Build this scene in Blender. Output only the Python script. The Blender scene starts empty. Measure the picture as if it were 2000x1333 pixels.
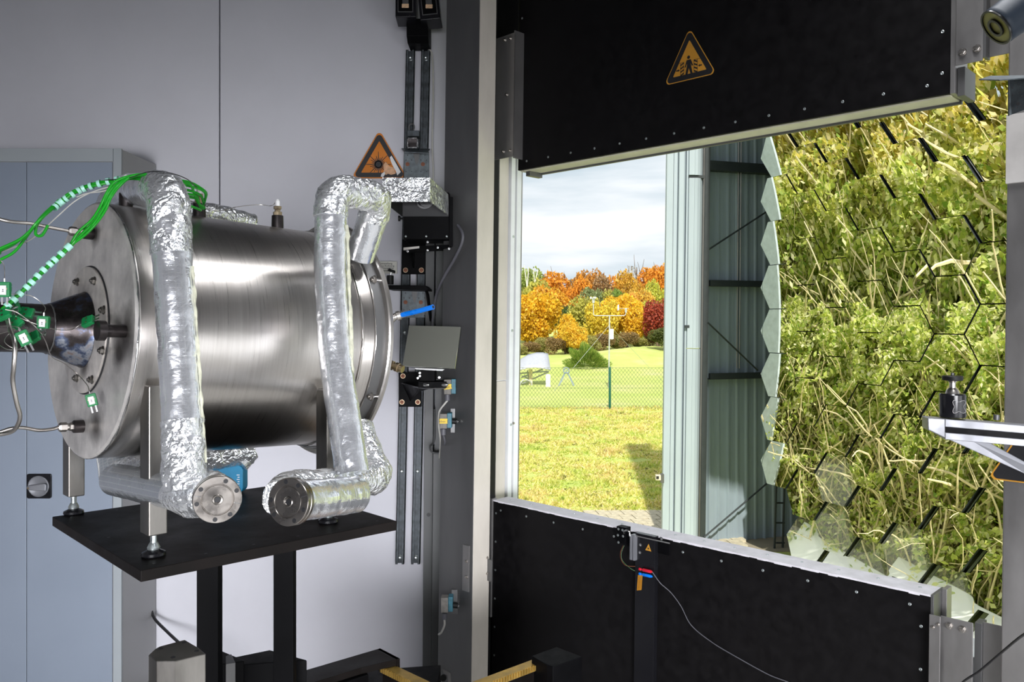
import bpy, math, random
import numpy as np
from mathutils import Vector, Matrix, noise
random.seed(7); rng = np.random.default_rng(7)
C = bpy.context.scene.collection
sc = bpy.context.scene
F = 1600.0; HY = 628.0           # focal length in pixels of a 2000 px wide frame, horizon row

# ------------------------------------------------------------ camera, world, lights, exposure
cam = bpy.data.cameras.new('camera'); co = bpy.data.objects.new('camera', cam); C.objects.link(co)
co.location = (0, 0, 0); co.rotation_euler = (math.pi/2, 0, 0)
cam.sensor_width = 36.0; cam.lens = 36.0*F/2000.0; cam.shift_y = (HY-666.5)/2000.0
cam.clip_start = 0.02; cam.clip_end = 500
sc.camera = co
sc.view_settings.view_transform = 'Standard'; sc.view_settings.look = 'None'
sc.view_settings.gamma = 1.0; sc.view_settings.exposure = 0.0
sc.view_settings.use_curve_mapping = False

world = bpy.data.worlds.new('overcast_sky'); sc.world = world; world.use_nodes = True
nt = world.node_tree; nt.nodes.clear()
def wn(t, **k):
    n = nt.nodes.new(t)
    for a, b in k.items(): setattr(n, a, b)
    return n
wo = wn('ShaderNodeOutputWorld'); bg = wn('ShaderNodeBackground'); tc = wn('ShaderNodeTexCoord'); mp = wn('ShaderNodeMapping')
nz = wn('ShaderNodeTexNoise'); cr = wn('ShaderNodeValToRGB')
mp.inputs['Scale'].default_value = (1.0, 1.0, 5.5)
nz.inputs['Scale'].default_value = 2.6; nz.inputs['Detail'].default_value = 5; nz.inputs['Roughness'].default_value = .5
cr.color_ramp.elements[0].position = .36; cr.color_ramp.elements[0].color = (.56, .66, .73, 1)
cr.color_ramp.elements[1].position = .56; cr.color_ramp.elements[1].color = (.98, 1.0, 1.02, 1)
nt.links.new(tc.outputs['Generated'], mp.inputs[0]); nt.links.new(mp.outputs[0], nz.inputs['Vector'])
nt.links.new(nz.outputs['Fac'], cr.inputs[0]); nt.links.new(cr.outputs[0], bg.inputs[0]); bg.inputs[1].default_value = 1.12
nt.links.new(bg.outputs[0], wo.inputs[0])

def sun_light(d, e, col, ang):
    l = bpy.data.lights.new('sun', 'SUN'); l.energy = e; l.color = col; l.angle = ang
    o = bpy.data.objects.new('sun', l); C.objects.link(o)
    o.rotation_euler = Vector(d).to_track_quat('Z', 'Y').to_euler(); o.location = (3, -4, 12); return o
sun_light((-.04, -.70, .68), 6.4, (1.0, .95, .84), .02)

def area(name, loc, target, sx, sy, e, col=(1, 1, 1)):
    l = bpy.data.lights.new(name, 'AREA'); l.shape = 'RECTANGLE'; l.size = sx; l.size_y = sy; l.energy = e; l.color = col
    o = bpy.data.objects.new(name, l); C.objects.link(o); o.location = loc
    o.rotation_euler = (Vector(loc)-Vector(target)).to_track_quat('Z', 'Y').to_euler(); return o
area('ceiling_lamp_light', (.75, .9, 1.74), (.75, .9, 0), .35, 1.8, 24, (.96, .97, 1)).data.spread = math.radians(110)
area('window_light', (-.3, -2.85, -.55), (-.9, 3.4, -.95), 4.6, 1.2, 50, (.95, .955, 1)).data.spread = math.radians(46)  # fill light added behind the camera; the rear wall has no window
area('side_window_light', (2.4, -.7, -.8), (-.8, 2.2, -.9), 1.5, 1.1, 26, (.95, .97, 1))  # fill light added at the right for highlights on the vessel; no window there

# ------------------------------------------------------------ materials
MATS = {}
class NB:
    def __init__(s, name):
        s.m = bpy.data.materials.new(name); s.m.use_nodes = True; s.t = s.m.node_tree
        s.b = s.t.nodes['Principled BSDF']
    def n(s, t, ins=None, **k):
        x = s.t.nodes.new(t)
        for a, b in k.items(): setattr(x, a, b)
        for a, b in (ins or {}).items(): s.put(x.inputs[a], b)
        return x
    def put(s, sock, v):
        if isinstance(v, bpy.types.NodeSocket): s.t.links.new(v, sock)
        else: sock.default_value = v
    def math(s, op, a, b=0.0, c=None):
        x = s.n('ShaderNodeMath', operation=op); s.put(x.inputs[0], a); s.put(x.inputs[1], b)
        if c is not None: s.put(x.inputs[2], c)
        return x.outputs[0]
    def noise(s, scale, detail=4, rough=.5, vec=None, dist=0):
        x = s.n('ShaderNodeTexNoise', {'Scale': scale, 'Detail': detail, 'Roughness': rough, 'Distortion': dist})
        if vec is not None: s.put(x.inputs['Vector'], vec)
        return x.outputs['Fac']
    def mapping(s, src, scale):
        tcn = s.n('ShaderNodeTexCoord'); m = s.n('ShaderNodeMapping'); s.put(m.inputs[0], tcn.outputs[src])
        m.inputs['Scale'].default_value = scale; return m.outputs[0]
    def ramp(s, f, stops):
        r = s.n('ShaderNodeValToRGB'); e = r.color_ramp.elements
        while len(e) < len(stops): e.new(.5)
        for q, (p, c) in zip(e, stops):
            q.position = p; q.color = (*c, 1) if len(c) == 3 else c
        s.put(r.inputs[0], f); return r.outputs[0]
    def mix(s, f, a, b, mode='MIX'):
        x = s.n('ShaderNodeMix', data_type='RGBA', blend_type=mode)
        s.put(x.inputs[0], f); s.put(x.inputs[6], (*a, 1) if isinstance(a, tuple) and len(a) == 3 else a)
        s.put(x.inputs[7], (*b, 1) if isinstance(b, tuple) and len(b) == 3 else b); return x.outputs[2]
    def bump(s, h, strength=.3, dist=.002, prev=None):
        x = s.n('ShaderNodeBump'); x.inputs['Strength'].default_value = strength; x.inputs['Distance'].default_value = dist
        s.put(x.inputs['Height'], h)
        if prev is not None: s.put(x.inputs['Normal'], prev)
        return x.outputs[0]
    def rng(s, f, a, b, c, d):
        x = s.n('ShaderNodeMapRange'); s.put(x.inputs[0], f)
        for i, v in enumerate((a, b, c, d)): x.inputs[i+1].default_value = v
        return x.outputs[0]
    def out(s, col=None, rough=None, metal=None, normal=None, spec=None):
        for k, v in (('Base Color', col), ('Roughness', rough), ('Metallic', metal), ('Normal', normal), ('Specular IOR Level', spec)):
            if v is None: continue
            if k == 'Base Color' and isinstance(v, tuple) and len(v) == 3: v = (*v, 1)
            s.put(s.b.inputs[k], v)
        return s.m
def mat(name, col, rough=.5, metal=0.0, var=.12, scale=12, bump=.0, bscale=80, stretch=(1, 1, 1), spec=None, rvar=.1):
    if name in MATS: return MATS[name]
    b = NB(name); v = b.mapping('Object', stretch)
    f = b.noise(scale, 5, .6, v)
    c1 = tuple(max(0, x*(1-var)) for x in col); c2 = tuple(min(1, x*(1+var)) for x in col)
    nr = None
    if bump: nr = b.bump(b.noise(bscale, 4, .6, v), bump, .001)
    MATS[name] = b.out(b.ramp(f, [(.3, c1), (.7, c2)]), b.rng(f, .3, .7, max(0, rough-rvar), min(1, rough+rvar)), metal, nr, spec)
    return MATS[name]

M = {}
M['wall'] = mat('white_wall_paint', (.60, .60, .645), .75, 0, .045, 2.2, .12, 220)
M['ceil'] = mat('ceiling_paint', (.14, .14, .15), .8)
M['floor'] = mat('screed_floor', (.66, .65, .62), .5, 0, .2, 5)
M['cab'] = mat('cabinet_front_enamel', (.235, .275, .34), .45, 0, .03, 3)
M['cabframe'] = mat('cabinet_frame_enamel', (.33, .36, .38), .45, 0, .03, 3)
M['cabside'] = mat('cabinet_side_enamel', (.30, .30, .30), .5, 0, .03, 3)
M['black'] = mat('black_phenolic_board', (.006, .0055, .006), .5, 0, .25, 30, .08, 300, spec=.14)
M['blackmetal'] = mat('black_anodised_metal', (.0025, .0025, .003), .5, 0, .2, 20, spec=.07)
M['darkplate'] = mat('blackened_steel_plate', (.0065, .005, .0045), .5, 0, .5, 9, .1, 60, spec=.12)
M['rubber'] = mat('black_rubber', (.008, .008, .008), .5, spec=.25)
M['gloss'] = mat('black_gloss_plastic', (.008, .008, .010), .2, spec=.35)
M['paintedge'] = mat('chipped_white_edge_paint', (.72, .70, .74), .5, 0, .12, 25, .15, 120)
M['cream'] = mat('cream_foam_edge', (.62, .60, .46), .7, 0, .12, 12)
M['steel'] = mat('bare_steel_sheet', (.30, .29, .285), .42, .75, .22, 6, .08, 120, (1, 1, .4))
M['darksteel'] = mat('dark_rolled_steel', (.135, .135, .135), .46, .6, .2, 5, .06, 90, (1, 1, .25))
M['beige'] = mat('dull_galvanised_sheet', (.56, .52, .46), .6, 0, .12, 7, .06, 90, (1, 1, .4))  # sheet colour on the jamb lining; on the post flange it carries daylight
M['stainless'] = mat('satin_stainless', (.52, .49, .46), .32, 1, .15, 20, .05, 200, (1, 1, .15))
M['flange'] = mat('turned_flange_steel', (.33, .305, .28), .3, 1, .12, 30)
M['legsteel'] = mat('square_tube_stainless', (.20, .19, .175), .42, 1, .35, 14, .05, 200, (1, 1, .3))
M['zinc'] = mat('zinc_plated_bolt', (.55, .60, .60), .35, .9, .2, 60)
M['galv'] = mat('galvanised_rail', (.065, .076, .084), .5, .4, .6, 40)
M['galvperf'] = mat('galvanised_perforated_plate', (.12, .14, .15), .48, .5, .4, 45)
M['chrome'] = mat('bright_metal', (.55, .55, .55), .25, 1, .1, 40)
M['brass'] = mat('brassy_fitting', (.38, .30, .20), .35, 1, .3, 60)
M['copper'] = mat('rusty_bolt_hole', (.20, .075, .04), .6, .3, .3, 60)
M['greycable'] = mat('grey_cable_sheath', (.10, .10, .115), .5)
M['whitecable'] = mat('white_cable_sheath', (.52, .51, .47), .5)
M['blackcable'] = mat('black_cable_sheath', (.012, .012, .014), .4)
M['trunk'] = mat('grey_plastic_trunking', (.085, .088, .088), .5, 0, .08, 6)
M['green'] = mat('green_cable_sheath', (.008, .33, .015), .35, 0, .12, 20)
M['darkgreen'] = mat('green_plug_plastic', (.004, .20, .055), .42, 0, .12, 40)
M['tape'] = mat('clear_teal_tape', (.42, .80, .68), .25, 0, .15, 60)
M['label'] = mat('white_label', (.80, .80, .80), .5)
M['ink'] = mat('black_print', (.012, .012, .014), .5)
M['orange'] = mat('orange_sign_film', (.62, .19, .012), .35, 0, .08, 12)
M['amber'] = mat('amber_sign_film', (.55, .26, .03), .38, 0, .22, 8)
M['torn'] = mat('torn_sign_underlay', (.72, .42, .24), .6, 0, .3, 60)
M['yellow'] = mat('yellow_label_tape', (.75, .52, .01), .5)
M['orangelabel'] = mat('orange_label', (.48, .20, .012), .5)
M['blue'] = mat('blue_plastic_hose', (.0, .17, .72), .3)
M['bluebox'] = mat('blue_moulded_plastic', (.0, .22, .42), .42, 0, .12, 30)
M['red'] = mat('red_plug_plastic', (.55, .012, .03), .35)
M['alu'] = mat('anodised_aluminium_profile', (.23, .235, .255), .45, .4, .05, 30)
M['gold'] = mat('waxed_brass_rack', (.46, .30, .075), .4, .65, .35, 22)
M['whiteframe'] = mat('white_coated_frame', (.74, .76, .77), .5, 0, .08, 8)
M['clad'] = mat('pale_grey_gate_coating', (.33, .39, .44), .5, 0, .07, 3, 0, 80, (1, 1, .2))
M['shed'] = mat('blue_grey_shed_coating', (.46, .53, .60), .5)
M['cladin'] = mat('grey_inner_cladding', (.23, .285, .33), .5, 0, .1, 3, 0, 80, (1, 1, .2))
M['beam'] = mat('black_steel_section', (.020, .026, .030), .5)
M['bark'] = mat('pale_dry_bark', (.78, .66, .42), .8, 0, .25, 6)
M['barkdark'] = mat('dark_bark', (.12, .085, .06), .85, 0, .3, 6)
M['barkwhite'] = mat('white_birch_bark', (.70, .68, .62), .8, 0, .2, 6)
M['postgreen'] = mat('dark_green_post', (.0, .085, .05), .45)
M['wire'] = mat('grey_wire_mesh', (.16, .20, .12), .5, .3)
M['whitemetal'] = mat('white_weather_instrument', (.40, .42, .43), .4)
M['paver'] = mat('pale_clay_paver', (.42, .38, .28), .85, 0, .25, 18, .3, 60)
M['roofwhite'] = mat('white_metal_sheet', (.85, .87, .88), .4, 0, .04, 3)

# mirrors
b = NB('silvered_glass_mirror'); M['mirror'] = b.out((.93, .94, .90), .0, 1.0)
b = NB('dusty_silvered_mirror'); M['dusty'] = b.out((.88, .90, .86), .006, .90)
b = NB('small_alignment_mirror'); M['smallmirror'] = b.out((.46, .47, .40), .05, .6)  # grey beige base stands in for the reflection of the room
b = NB('clear_lamp_glass'); b.out((.9, .9, .9), .03); b.b.inputs['Transmission Weight'].default_value = .9; M['glass'] = b.m

# brushed vessel shell: fine streaks running round the circumference (UV: u round, v along)
b = NB('brushed_vessel_steel'); uv = b.mapping('UV', (7, 900, 1)); uv2 = b.mapping('UV', (5, 3, 1)); uv3 = b.mapping('UV', (5, 160, 1))
f1 = b.noise(1, 3, .7, uv); f2 = b.noise(1, 5, .6, uv2); f3 = b.noise(1, 4, .6, uv3)
h = b.math('ADD', b.math('MULTIPLY', f1, .5), b.math('MULTIPLY', f3, .5))
col = b.ramp(h, [(.30, (.50, .47, .44)), (.55, (.58, .55, .52)), (.75, (.66, .63, .60))])
col = b.mix(b.rng(f2, .45, .75, 0, .35), col, (.42, .36, .32))
M['shell'] = b.out(col, b.rng(h, .3, .7, .25, .36), 1.0, b.bump(b.math('ADD', b.math('MULTIPLY', h, .07), b.math('MULTIPLY', f2, 3)), .16, .0015))
b.b.inputs['Anisotropic'].default_value = .55

def stained_plate(name, base, dark, spots, scale=9):
    b = NB(name); tcn = b.n('ShaderNodeTexCoord'); g = tcn.outputs['Object']
    f = b.noise(scale, 6, .62, g); fine = b.noise(60, 4, .6, b.mapping('Object', (1, 1, .25)))
    col = b.ramp(f, [(.30, tuple(x*.62 for x in base)), (.5, base), (.72, tuple(min(1, x*1.35) for x in base))])
    col = b.mix(b.rng(fine, .4, .8, 0, .3), col, tuple(x*.55 for x in base))
    for (p, r) in spots:
        d = b.n('ShaderNodeVectorMath', operation='DISTANCE'); b.put(d.inputs[0], g); d.inputs[1].default_value = p
        w = b.math('ADD', d.outputs['Value'], b.math('MULTIPLY', b.math('SUBTRACT', f, .5), r*.9))
        col = b.mix(b.rng(w, r*.25, r, .92, 0), col, dark)
    return b.out(col, b.rng(f, .3, .7, .34, .5), .68, b.bump(f, .12, .002))

# foil: crumpled aluminium with fibre scrim (UV metres)
def foil(name, crumple, tint=(.88, .89, .92), scrim=1.0, metal=.80):
    b = NB(name); tcn = b.n('ShaderNodeTexCoord'); g = tcn.outputs['Object']; u = tcn.outputs['UV']
    v1 = b.n('ShaderNodeTexVoronoi', {'Scale': 30.0}, feature='DISTANCE_TO_EDGE')
    wv = b.n('ShaderNodeVectorMath', operation='ADD'); nn = b.n('ShaderNodeTexNoise', {'Scale': 18.0, 'Detail': 3.0}); b.put(nn.inputs['Vector'], g)
    sv = b.n('ShaderNodeVectorMath', operation='SCALE'); b.put(sv.inputs[0], nn.outputs['Color']); sv.inputs['Scale'].default_value = .09
    b.put(wv.inputs[0], g); b.put(wv.inputs[1], sv.outputs[0]); b.put(v1.inputs['Vector'], wv.outputs[0])
    v2 = b.n('ShaderNodeTexVoronoi', {'Scale': 75.0}, feature='DISTANCE_TO_EDGE'); b.put(v2.inputs['Vector'], wv.outputs[0])
    rough = b.noise(30, 6, .65, g)
    hgt = b.math('ADD', b.math('MULTIPLY', v1.outputs[0], 1.2), b.math('ADD', b.math('MULTIPLY', v2.outputs[0], .45), b.math('MULTIPLY', rough, .6)))
    n1 = b.bump(hgt, min(1, .75*crumple), .006*crumple)
    sp = b.n('ShaderNodeSeparateXYZ'); b.put(sp.inputs[0], u)
    lines = []
    for i in (0, 1):
        fr = b.math('FRACT', b.math('MULTIPLY', sp.outputs[i], 170.0 if i else 105.0))
        lines.append(b.rng(b.math('ABSOLUTE', b.math('SUBTRACT', fr, .5)), .0, .12, 1, 0))
    ln = b.math('MAXIMUM', lines[0], lines[1]); n2 = b.bump(ln, .14*scrim, .0004, n1)
    big = b.noise(9, 3, .5, g)
    col = b.mix(b.math('MULTIPLY', ln, .55*scrim), tint, (1, 1, 1))
    col = b.mix(b.rng(big, .5, .75, 0, .25), col, (.62, .66, .72))
    return b.out(col, b.rng(rough, .35, .65, .10, .30), metal, n2)
M['foil'] = foil('fibre_scrim_foil', .42, (.86, .88, .92))
M['foilc'] = foil('crumpled_foil', 1.25, (.88, .90, .92), .25)
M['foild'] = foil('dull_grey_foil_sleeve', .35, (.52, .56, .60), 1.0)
M['foilfelt'] = mat('ragged_mineral_wool_edge', (.60, .60, .47), .8, .2, .3, 60, .6, 120)

# heat tinted steel
b = NB('heat_tinted_steel'); g = b.mapping('Object', (1, 1, 1)); f = b.noise(16, 5, .6, g); f2 = b.noise(50, 4, .6, g)
col = b.ramp(f, [(.36, (.020, .018, .018)), (.50, (.07, .06, .06)), (.56, (.10, .13, .22)), (.60, (.42, .45, .52)), (.64, (.40, .33, .32)), (.72, (.05, .04, .04))])
M['heat'] = b.out(col, b.rng(f2, .3, .7, .22, .4), .9)
M['darktube'] = mat('scaled_dark_tube_steel', (.040, .034, .034), .36, .7, .5, 26, .15, 120)

# plants
def leafmat(name, c1, c2, c3, use_obj=False, height=None, patch=None):
    b = NB(name); gi = b.n('ShaderNodeNewGeometry'); r = gi.outputs['Random Per Island']
    col = b.ramp(r, [(0, c1), (.5, c2), (1, c3)])
    if height:
        sp = b.n('ShaderNodeSeparateXYZ'); b.put(sp.inputs[0], gi.outputs['Position'])
        nz_ = b.noise(.9, 3, .6, gi.outputs['Position'])
        w = b.math('ADD', sp.outputs[2], b.math('MULTIPLY', b.math('SUBTRACT', nz_, .5), 4.0))
        r2 = b.n('ShaderNodeTexWhiteNoise', noise_dimensions='1D'); b.put(r2.inputs['W'], r)
        col = b.mix(b.math('MULTIPLY', b.rng(w, height[0], height[1], 0, 1), b.rng(r2.outputs['Value'], .25, .5, 0, 1)), col, b.ramp(r, [(0, (.75, .30, .02)), (1, (.85, .55, .04))]))
    if patch:
        pz = b.noise(patch, 3, .6, gi.outputs['Position']); pz2 = b.noise(1.3, 3, .6, gi.outputs['Position'])
        col = b.mix(b.rng(pz, .32, .40, .75, 0), col, (.09, .10, .025))
        col = b.mix(b.rng(pz2, .52, .68, 0, .5), col, (.80, .58, .30))
        col = b.mix(b.rng(pz2, .46, .34, 0, .5), col, (.42, .62, .08))
    if use_obj:
        oi = b.n('ShaderNodeObjectInfo'); col = b.mix(1.0, col, oi.outputs['Color'], 'MULTIPLY')
    b.out(col, .55)
    tr = b.n('ShaderNodeBsdfTranslucent'); b.put(tr.inputs[0], col); mx = b.n('ShaderNodeMixShader'); mx.inputs[0].default_value = .5
    o = b.t.nodes['Material Output']; b.t.links.new(b.b.outputs[0], mx.inputs[1]); b.t.links.new(tr.outputs[0], mx.inputs[2]); b.t.links.new(mx.outputs[0], o.inputs[0])
    return b.m
M['leaf'] = leafmat('tinted_leaf', (.38, .36, .34), (.85, .85, .85), (1, 1, 1), True)
M['hedgeleaf'] = leafmat('hedge_leaf', (.22, .36, .05), (.70, .76, .18), (.98, .93, .66), False, (1.0, 4.4))
M['bladegrass'] = leafmat('rough_grass_blade', (.46, .52, .10), (.78, .74, .22), (.88, .76, .44), patch=5.5)
M['broom'] = leafmat('broom_twig', (.10, .20, .02), (.22, .34, .05), (.40, .42, .10))

b = NB('meadow_ground'); tcn = b.n('ShaderNodeTexCoord'); g = tcn.outputs['Object']
f = b.noise(.5, 4, .6, g); f2 = b.noise(14, 5, .7, g)
col = b.ramp(f, [(.3, (.33, .42, .09)), (.55, (.42, .49, .14)), (.75, (.50, .49, .25))])
col = b.mix(b.rng(f2, .35, .65, .35, 0), col, (.38, .42, .08))
M['meadow'] = b.out(col, .95, 0, b.bump(f2, .6, .05))

# ------------------------------------------------------------ geometry builder
ORG = {}
def W(x, y, Y): return Vector(((x-1000)/F*Y, Y, (HY-y)/F*Y))
class G:
    def __init__(s): s.v = []; s.f = []; s.uv = []; s.sm = []; s.hasuv = False; s.sharp = 38
    def add(s, vs, fs, uvs=None, smooth=False):
        n = len(s.v); s.v += [Vector(p) for p in vs]
        for i, q in enumerate(fs):
            s.f.append([n+j for j in q]); s.uv.append(uvs[i] if uvs else [(0, 0)]*len(q)); s.sm.append(smooth)
        if uvs: s.hasuv = True
        return s
    def hexa(s, p):   # 8 corners: bottom 4 ccw, top 4
        return s.add(p, [(3, 2, 1, 0), (4, 5, 6, 7), (0, 1, 5, 4), (1, 2, 6, 5), (2, 3, 7, 6), (3, 0, 4, 7)])
    def obox(s, o, ex, ey, ez):
        o = Vector(o); ex = Vector(ex); ey = Vector(ey); ez = Vector(ez)
        p = [o, o+ex, o+ex+ey, o+ey]; return s.hexa(p+[q+ez for q in p])
    def cbox(s, c, ex, ey, ez):
        ex, ey, ez = Vector(ex), Vector(ey), Vector(ez); return s.obox(Vector(c)-(ex+ey+ez)/2, ex, ey, ez)
    def abox(s, x0, x1, y0, y1, z0, z1): return s.obox((x0, y0, z0), (x1-x0, 0, 0), (0, y1-y0, 0), (0, 0, z1-z0))
    def dbox(s, u0, u1, o0, o1, z0, z1):
        p = [D(u0, o0, z0), D(u1, o0, z0), D(u1, o1, z0), D(u0, o1, z0), D(u0, o0, z1), D(u1, o0, z1), D(u1, o1, z1), D(u0, o1, z1)]
        return s.hexa(p)
    def prism(s, poly, t):
        poly = [Vector(p) for p in poly]; t = Vector(t); n = len(poly)
        return s.add(poly+[p+t for p in poly], [tuple(range(n))[::-1], tuple(range(n, 2*n))]+[(i, (i+1) % n, n+(i+1) % n, n+i) for i in range(n)])
    def tube(s, pts, r, n=10, caps=True, jit=0, jf=30, smooth=True, closed=False):
        pts = [Vector(p) for p in pts]; L = len(pts); rs = r if isinstance(r, (list, tuple)) else [r]*L
        T = []
        for i in range(L):
            if closed: a, b_ = pts[(i-1) % L], pts[(i+1) % L]
            else: a, b_ = pts[max(0, i-1)], pts[min(L-1, i+1)]
            d = (b_-a); T.append(d.normalized() if d.length > 1e-9 else Vector((0, 0, 1)))
        up = Vector((0, 0, 1)) if abs(T[0].z) < .9 else Vector((1, 0, 0))
        N = (up-T[0]*up.dot(T[0])).normalized(); vs = []; acc = [0]
        for i in range(L):
            if i:
                N = (N-T[i]*N.dot(T[i]));
                N = N.normalized() if N.length > 1e-9 else up
                acc.append(acc[-1]+(pts[i]-pts[i-1]).length)
            B = T[i].cross(N)
            for k in range(n):
                a = 2*math.pi*k/n; dd = N*math.cos(a)+B*math.sin(a); rr = rs[i]
                if jit:
                    p = pts[i]+dd*rr; rr += jit*(noise.noise(p*jf)+.6*noise.noise(p*jf*2.6)+.3*noise.noise(p*jf*6))
                vs.append(pts[i]+dd*rr)
        fs = []; uvs = []; R = max(rs)
        for i in range(L if closed else L-1):
            j = (i+1) % L
            for k in range(n):
                k2 = (k+1) % n; fs.append((i*n+k, i*n+k2, j*n+k2, j*n+k))
                u0, u1 = 2*math.pi*R*k/n, 2*math.pi*R*(k+1)/n; v0 = acc[i]; v1 = acc[i+1] if i+1 < L else acc[i]+.01
                uvs.append([(u0, v0), (u1, v0), (u1, v1), (u0, v1)])
        if caps and not closed:
            fs.append(tuple(range(n))[::-1]); uvs.append([(0, 0)]*n); fs.append(tuple(range((L-1)*n, L*n))); uvs.append([(0, 0)]*n)
        return s.add(vs, fs, uvs, smooth)
    def lathe(s, prof, o, ax, n=48, smooth=True, close=False):
        o = Vector(o); ax = Vector(ax).normalized(); up = Vector((0, 0, 1)) if abs(ax.z) < .9 else Vector((1, 0, 0))
        N = (up-ax*up.dot(ax)).normalized(); B = ax.cross(N); vs = []
        Rm = max(r for _, r in prof)
        for (t, r) in prof:
            for k in range(n):
                a = 2*math.pi*k/n; vs.append(o+ax*t+(N*math.cos(a)+B*math.sin(a))*r)
        fs = []; uvs = []; acc = 0
        P = len(prof)
        for i in range(P if close else P-1):
            j = (i+1) % P
            st = math.hypot(prof[j][0]-prof[i][0], prof[j][1]-prof[i][1])
            for k in range(n):
                k2 = (k+1) % n; fs.append((i*n+k, i*n+k2, j*n+k2, j*n+k))
                u0, u1 = 2*math.pi*Rm*k/n, 2*math.pi*Rm*(k+1)/n
                uvs.append([(u0, acc), (u1, acc), (u1, acc+st), (u0, acc+st)])
            acc += st
        if not close:
            if prof[0][1] > 1e-6: fs.append(tuple(range(n))[::-1]); uvs.append([(0, 0)]*n)
            if prof[-1][1] > 1e-6: fs.append(tuple(range((P-1)*n, P*n))); uvs.append([(0, 0)]*n)
        return s.add(vs, fs, uvs, smooth)
    def cyl(s, a, b_, r, n=16): 
        a, b_ = Vector(a), Vector(b_); return s.lathe([(0, r), ((b_-a).length, r)], a, b_-a, n)
    def hexnut(s, c, ax, r, h): return s.lathe([(0, r), (h*.85, r), (h, r*.85)], c, ax, 6, False)
    def mesh(s, name, m, origin):
        me = bpy.data.meshes.new(name); me.from_pydata([tuple(p-origin) for p in s.v], [], s.f)
        if s.hasuv:
            l = me.uv_layers.new(name='UVMap'); flat = [c for q in s.uv for p in q for c in p]; l.data.foreach_set('uv', flat)
        me.polygons.foreach_set('use_smooth', [True]*len(s.f) if any(s.sm) else [False]*len(s.f))
        me.update()
        if any(s.sm): me.set_sharp_from_angle(angle=math.radians(s.sharp))
        me.materials.append(m); return me
    def build(s, name, m, parent=None, label=None, cat=None, group=None, kind=None, bevel=0, origin=None):
        if origin is None:
            xs = [p.x for p in s.v]; ys = [p.y for p in s.v]; zs = [p.z for p in s.v]
            origin = Vector(((min(xs)+max(xs))/2, (min(ys)+max(ys))/2, min(zs)))
        o = bpy.data.objects.new(name, s.mesh(name, m, origin)); C.objects.link(o)
        if parent is not None: o.parent = parent; o.location = origin-ORG[parent.name]
        else: o.location = origin
        ORG[o.name] = origin.copy()
        if bevel:
            bm = o.modifiers.new('edge', 'BEVEL'); bm.width = bevel; bm.segments = 2; bm.limit_method = 'ANGLE'; bm.angle_limit = math.radians(40)
        return tag(o, label, cat, group, kind)
def tag(o, label=None, cat=None, group=None, kind=None):
    if label: o['label'] = label
    if cat: o['category'] = cat
    if group: o['group'] = group
    if kind: o['kind'] = kind
    return o
def thing(name, loc, label, cat, group=None, kind=None):
    o = bpy.data.objects.new(name, None); C.objects.link(o); o.location = loc; o.empty_display_size = .05
    ORG[o.name] = Vector(loc); return tag(o, label, cat, group, kind)
def inst(name, me, parent, pos, normal=None, roll=0, scale=1, label=None, m=None):
    o = bpy.data.objects.new(name, me); C.objects.link(o); pos = Vector(pos)
    if parent is not None: o.parent = parent; o.location = pos-ORG[parent.name]
    else: o.location = pos
    ORG[o.name] = pos.copy()
    if normal is not None:
        q = Vector(normal).to_track_quat('Z', 'Y'); o.rotation_mode = 'QUATERNION'
        o.rotation_quaternion = q @ Matrix.Rotation(roll, 3, 'Z').to_quaternion()
    if scale != 1: o.scale = (scale,)*3
    if label: o['label'] = label
    return o
def cat_rom(pts, n=8):
    P = [Vector(p) for p in pts]; P = [P[0]*2-P[1]]+P+[P[-1]*2-P[-2]]; out = []
    for i in range(1, len(P)-2):
        a, b_, c, d = P[i-1:i+3]
        for k in range(n):
            t = k/n; out.append(.5*((2*b_)+(c-a)*t+(2*a-5*b_+4*c-d)*t*t+(3*b_-a-3*c+d)*t**3))
    out.append(P[-2]); return out
def fillet(pts, r, step=.006, n=8):
    P = [Vector(p) for p in pts]; out = [P[0]]
    for i in range(1, len(P)-1):
        a, b_, c = P[i-1], P[i], P[i+1]; d1 = (a-b_).normalized(); d2 = (c-b_).normalized()
        rr = min(r, (a-b_).length*.49, (c-b_).length*.49); p1 = b_+d1*rr; p2 = b_+d2*rr
        for k in range(n+1):
            t = k/n; out.append(p1*(1-t)**2+b_*2*t*(1-t)+p2*t*t)
    out.append(P[-1]); res = [out[0]]
    for p in out[1:]:
        L = (p-res[-1]).length
        m_ = max(1, int(L/step))
        q0 = res[-1].copy()
        for k in range(1, m_+1): res.append(q0.lerp(p, k/m_))
    return res
# the slanting door wall: u runs right and towards the camera, o into the room, the whole frame leans a touch
DA = Vector((-.08, 3.2, 0)); DU = Vector((.7154, -.6987, 0)); DM = Vector((-.6987, -.7154, 0)); LEAN = .013
def D(u, o, z): p = DA+DU*u+DM*o; return Vector((p.x+LEAN*z, p.y, z))
def Du(x, y, o):
    k = (x-LEAN*(HY-y)-1000)/F
    return (k*(DA.y+DM.y*o)-DA.x-DM.x*o)/(DU.x-DU.y*k)
def Do(x, y, u):
    k = (x-LEAN*(HY-y)-1000)/F
    return (DA.x+DU.x*u-k*(DA.y+DU.y*u))/(k*DM.y-DM.x)
def Dp(x, y, o):
    u = Du(x, y, o); Y = DA.y+DU.y*u+DM.y*o; return D(u, o, (HY-y)/F*Y)
def Dz(x, y, o): return Dp(x, y, o).z

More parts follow.
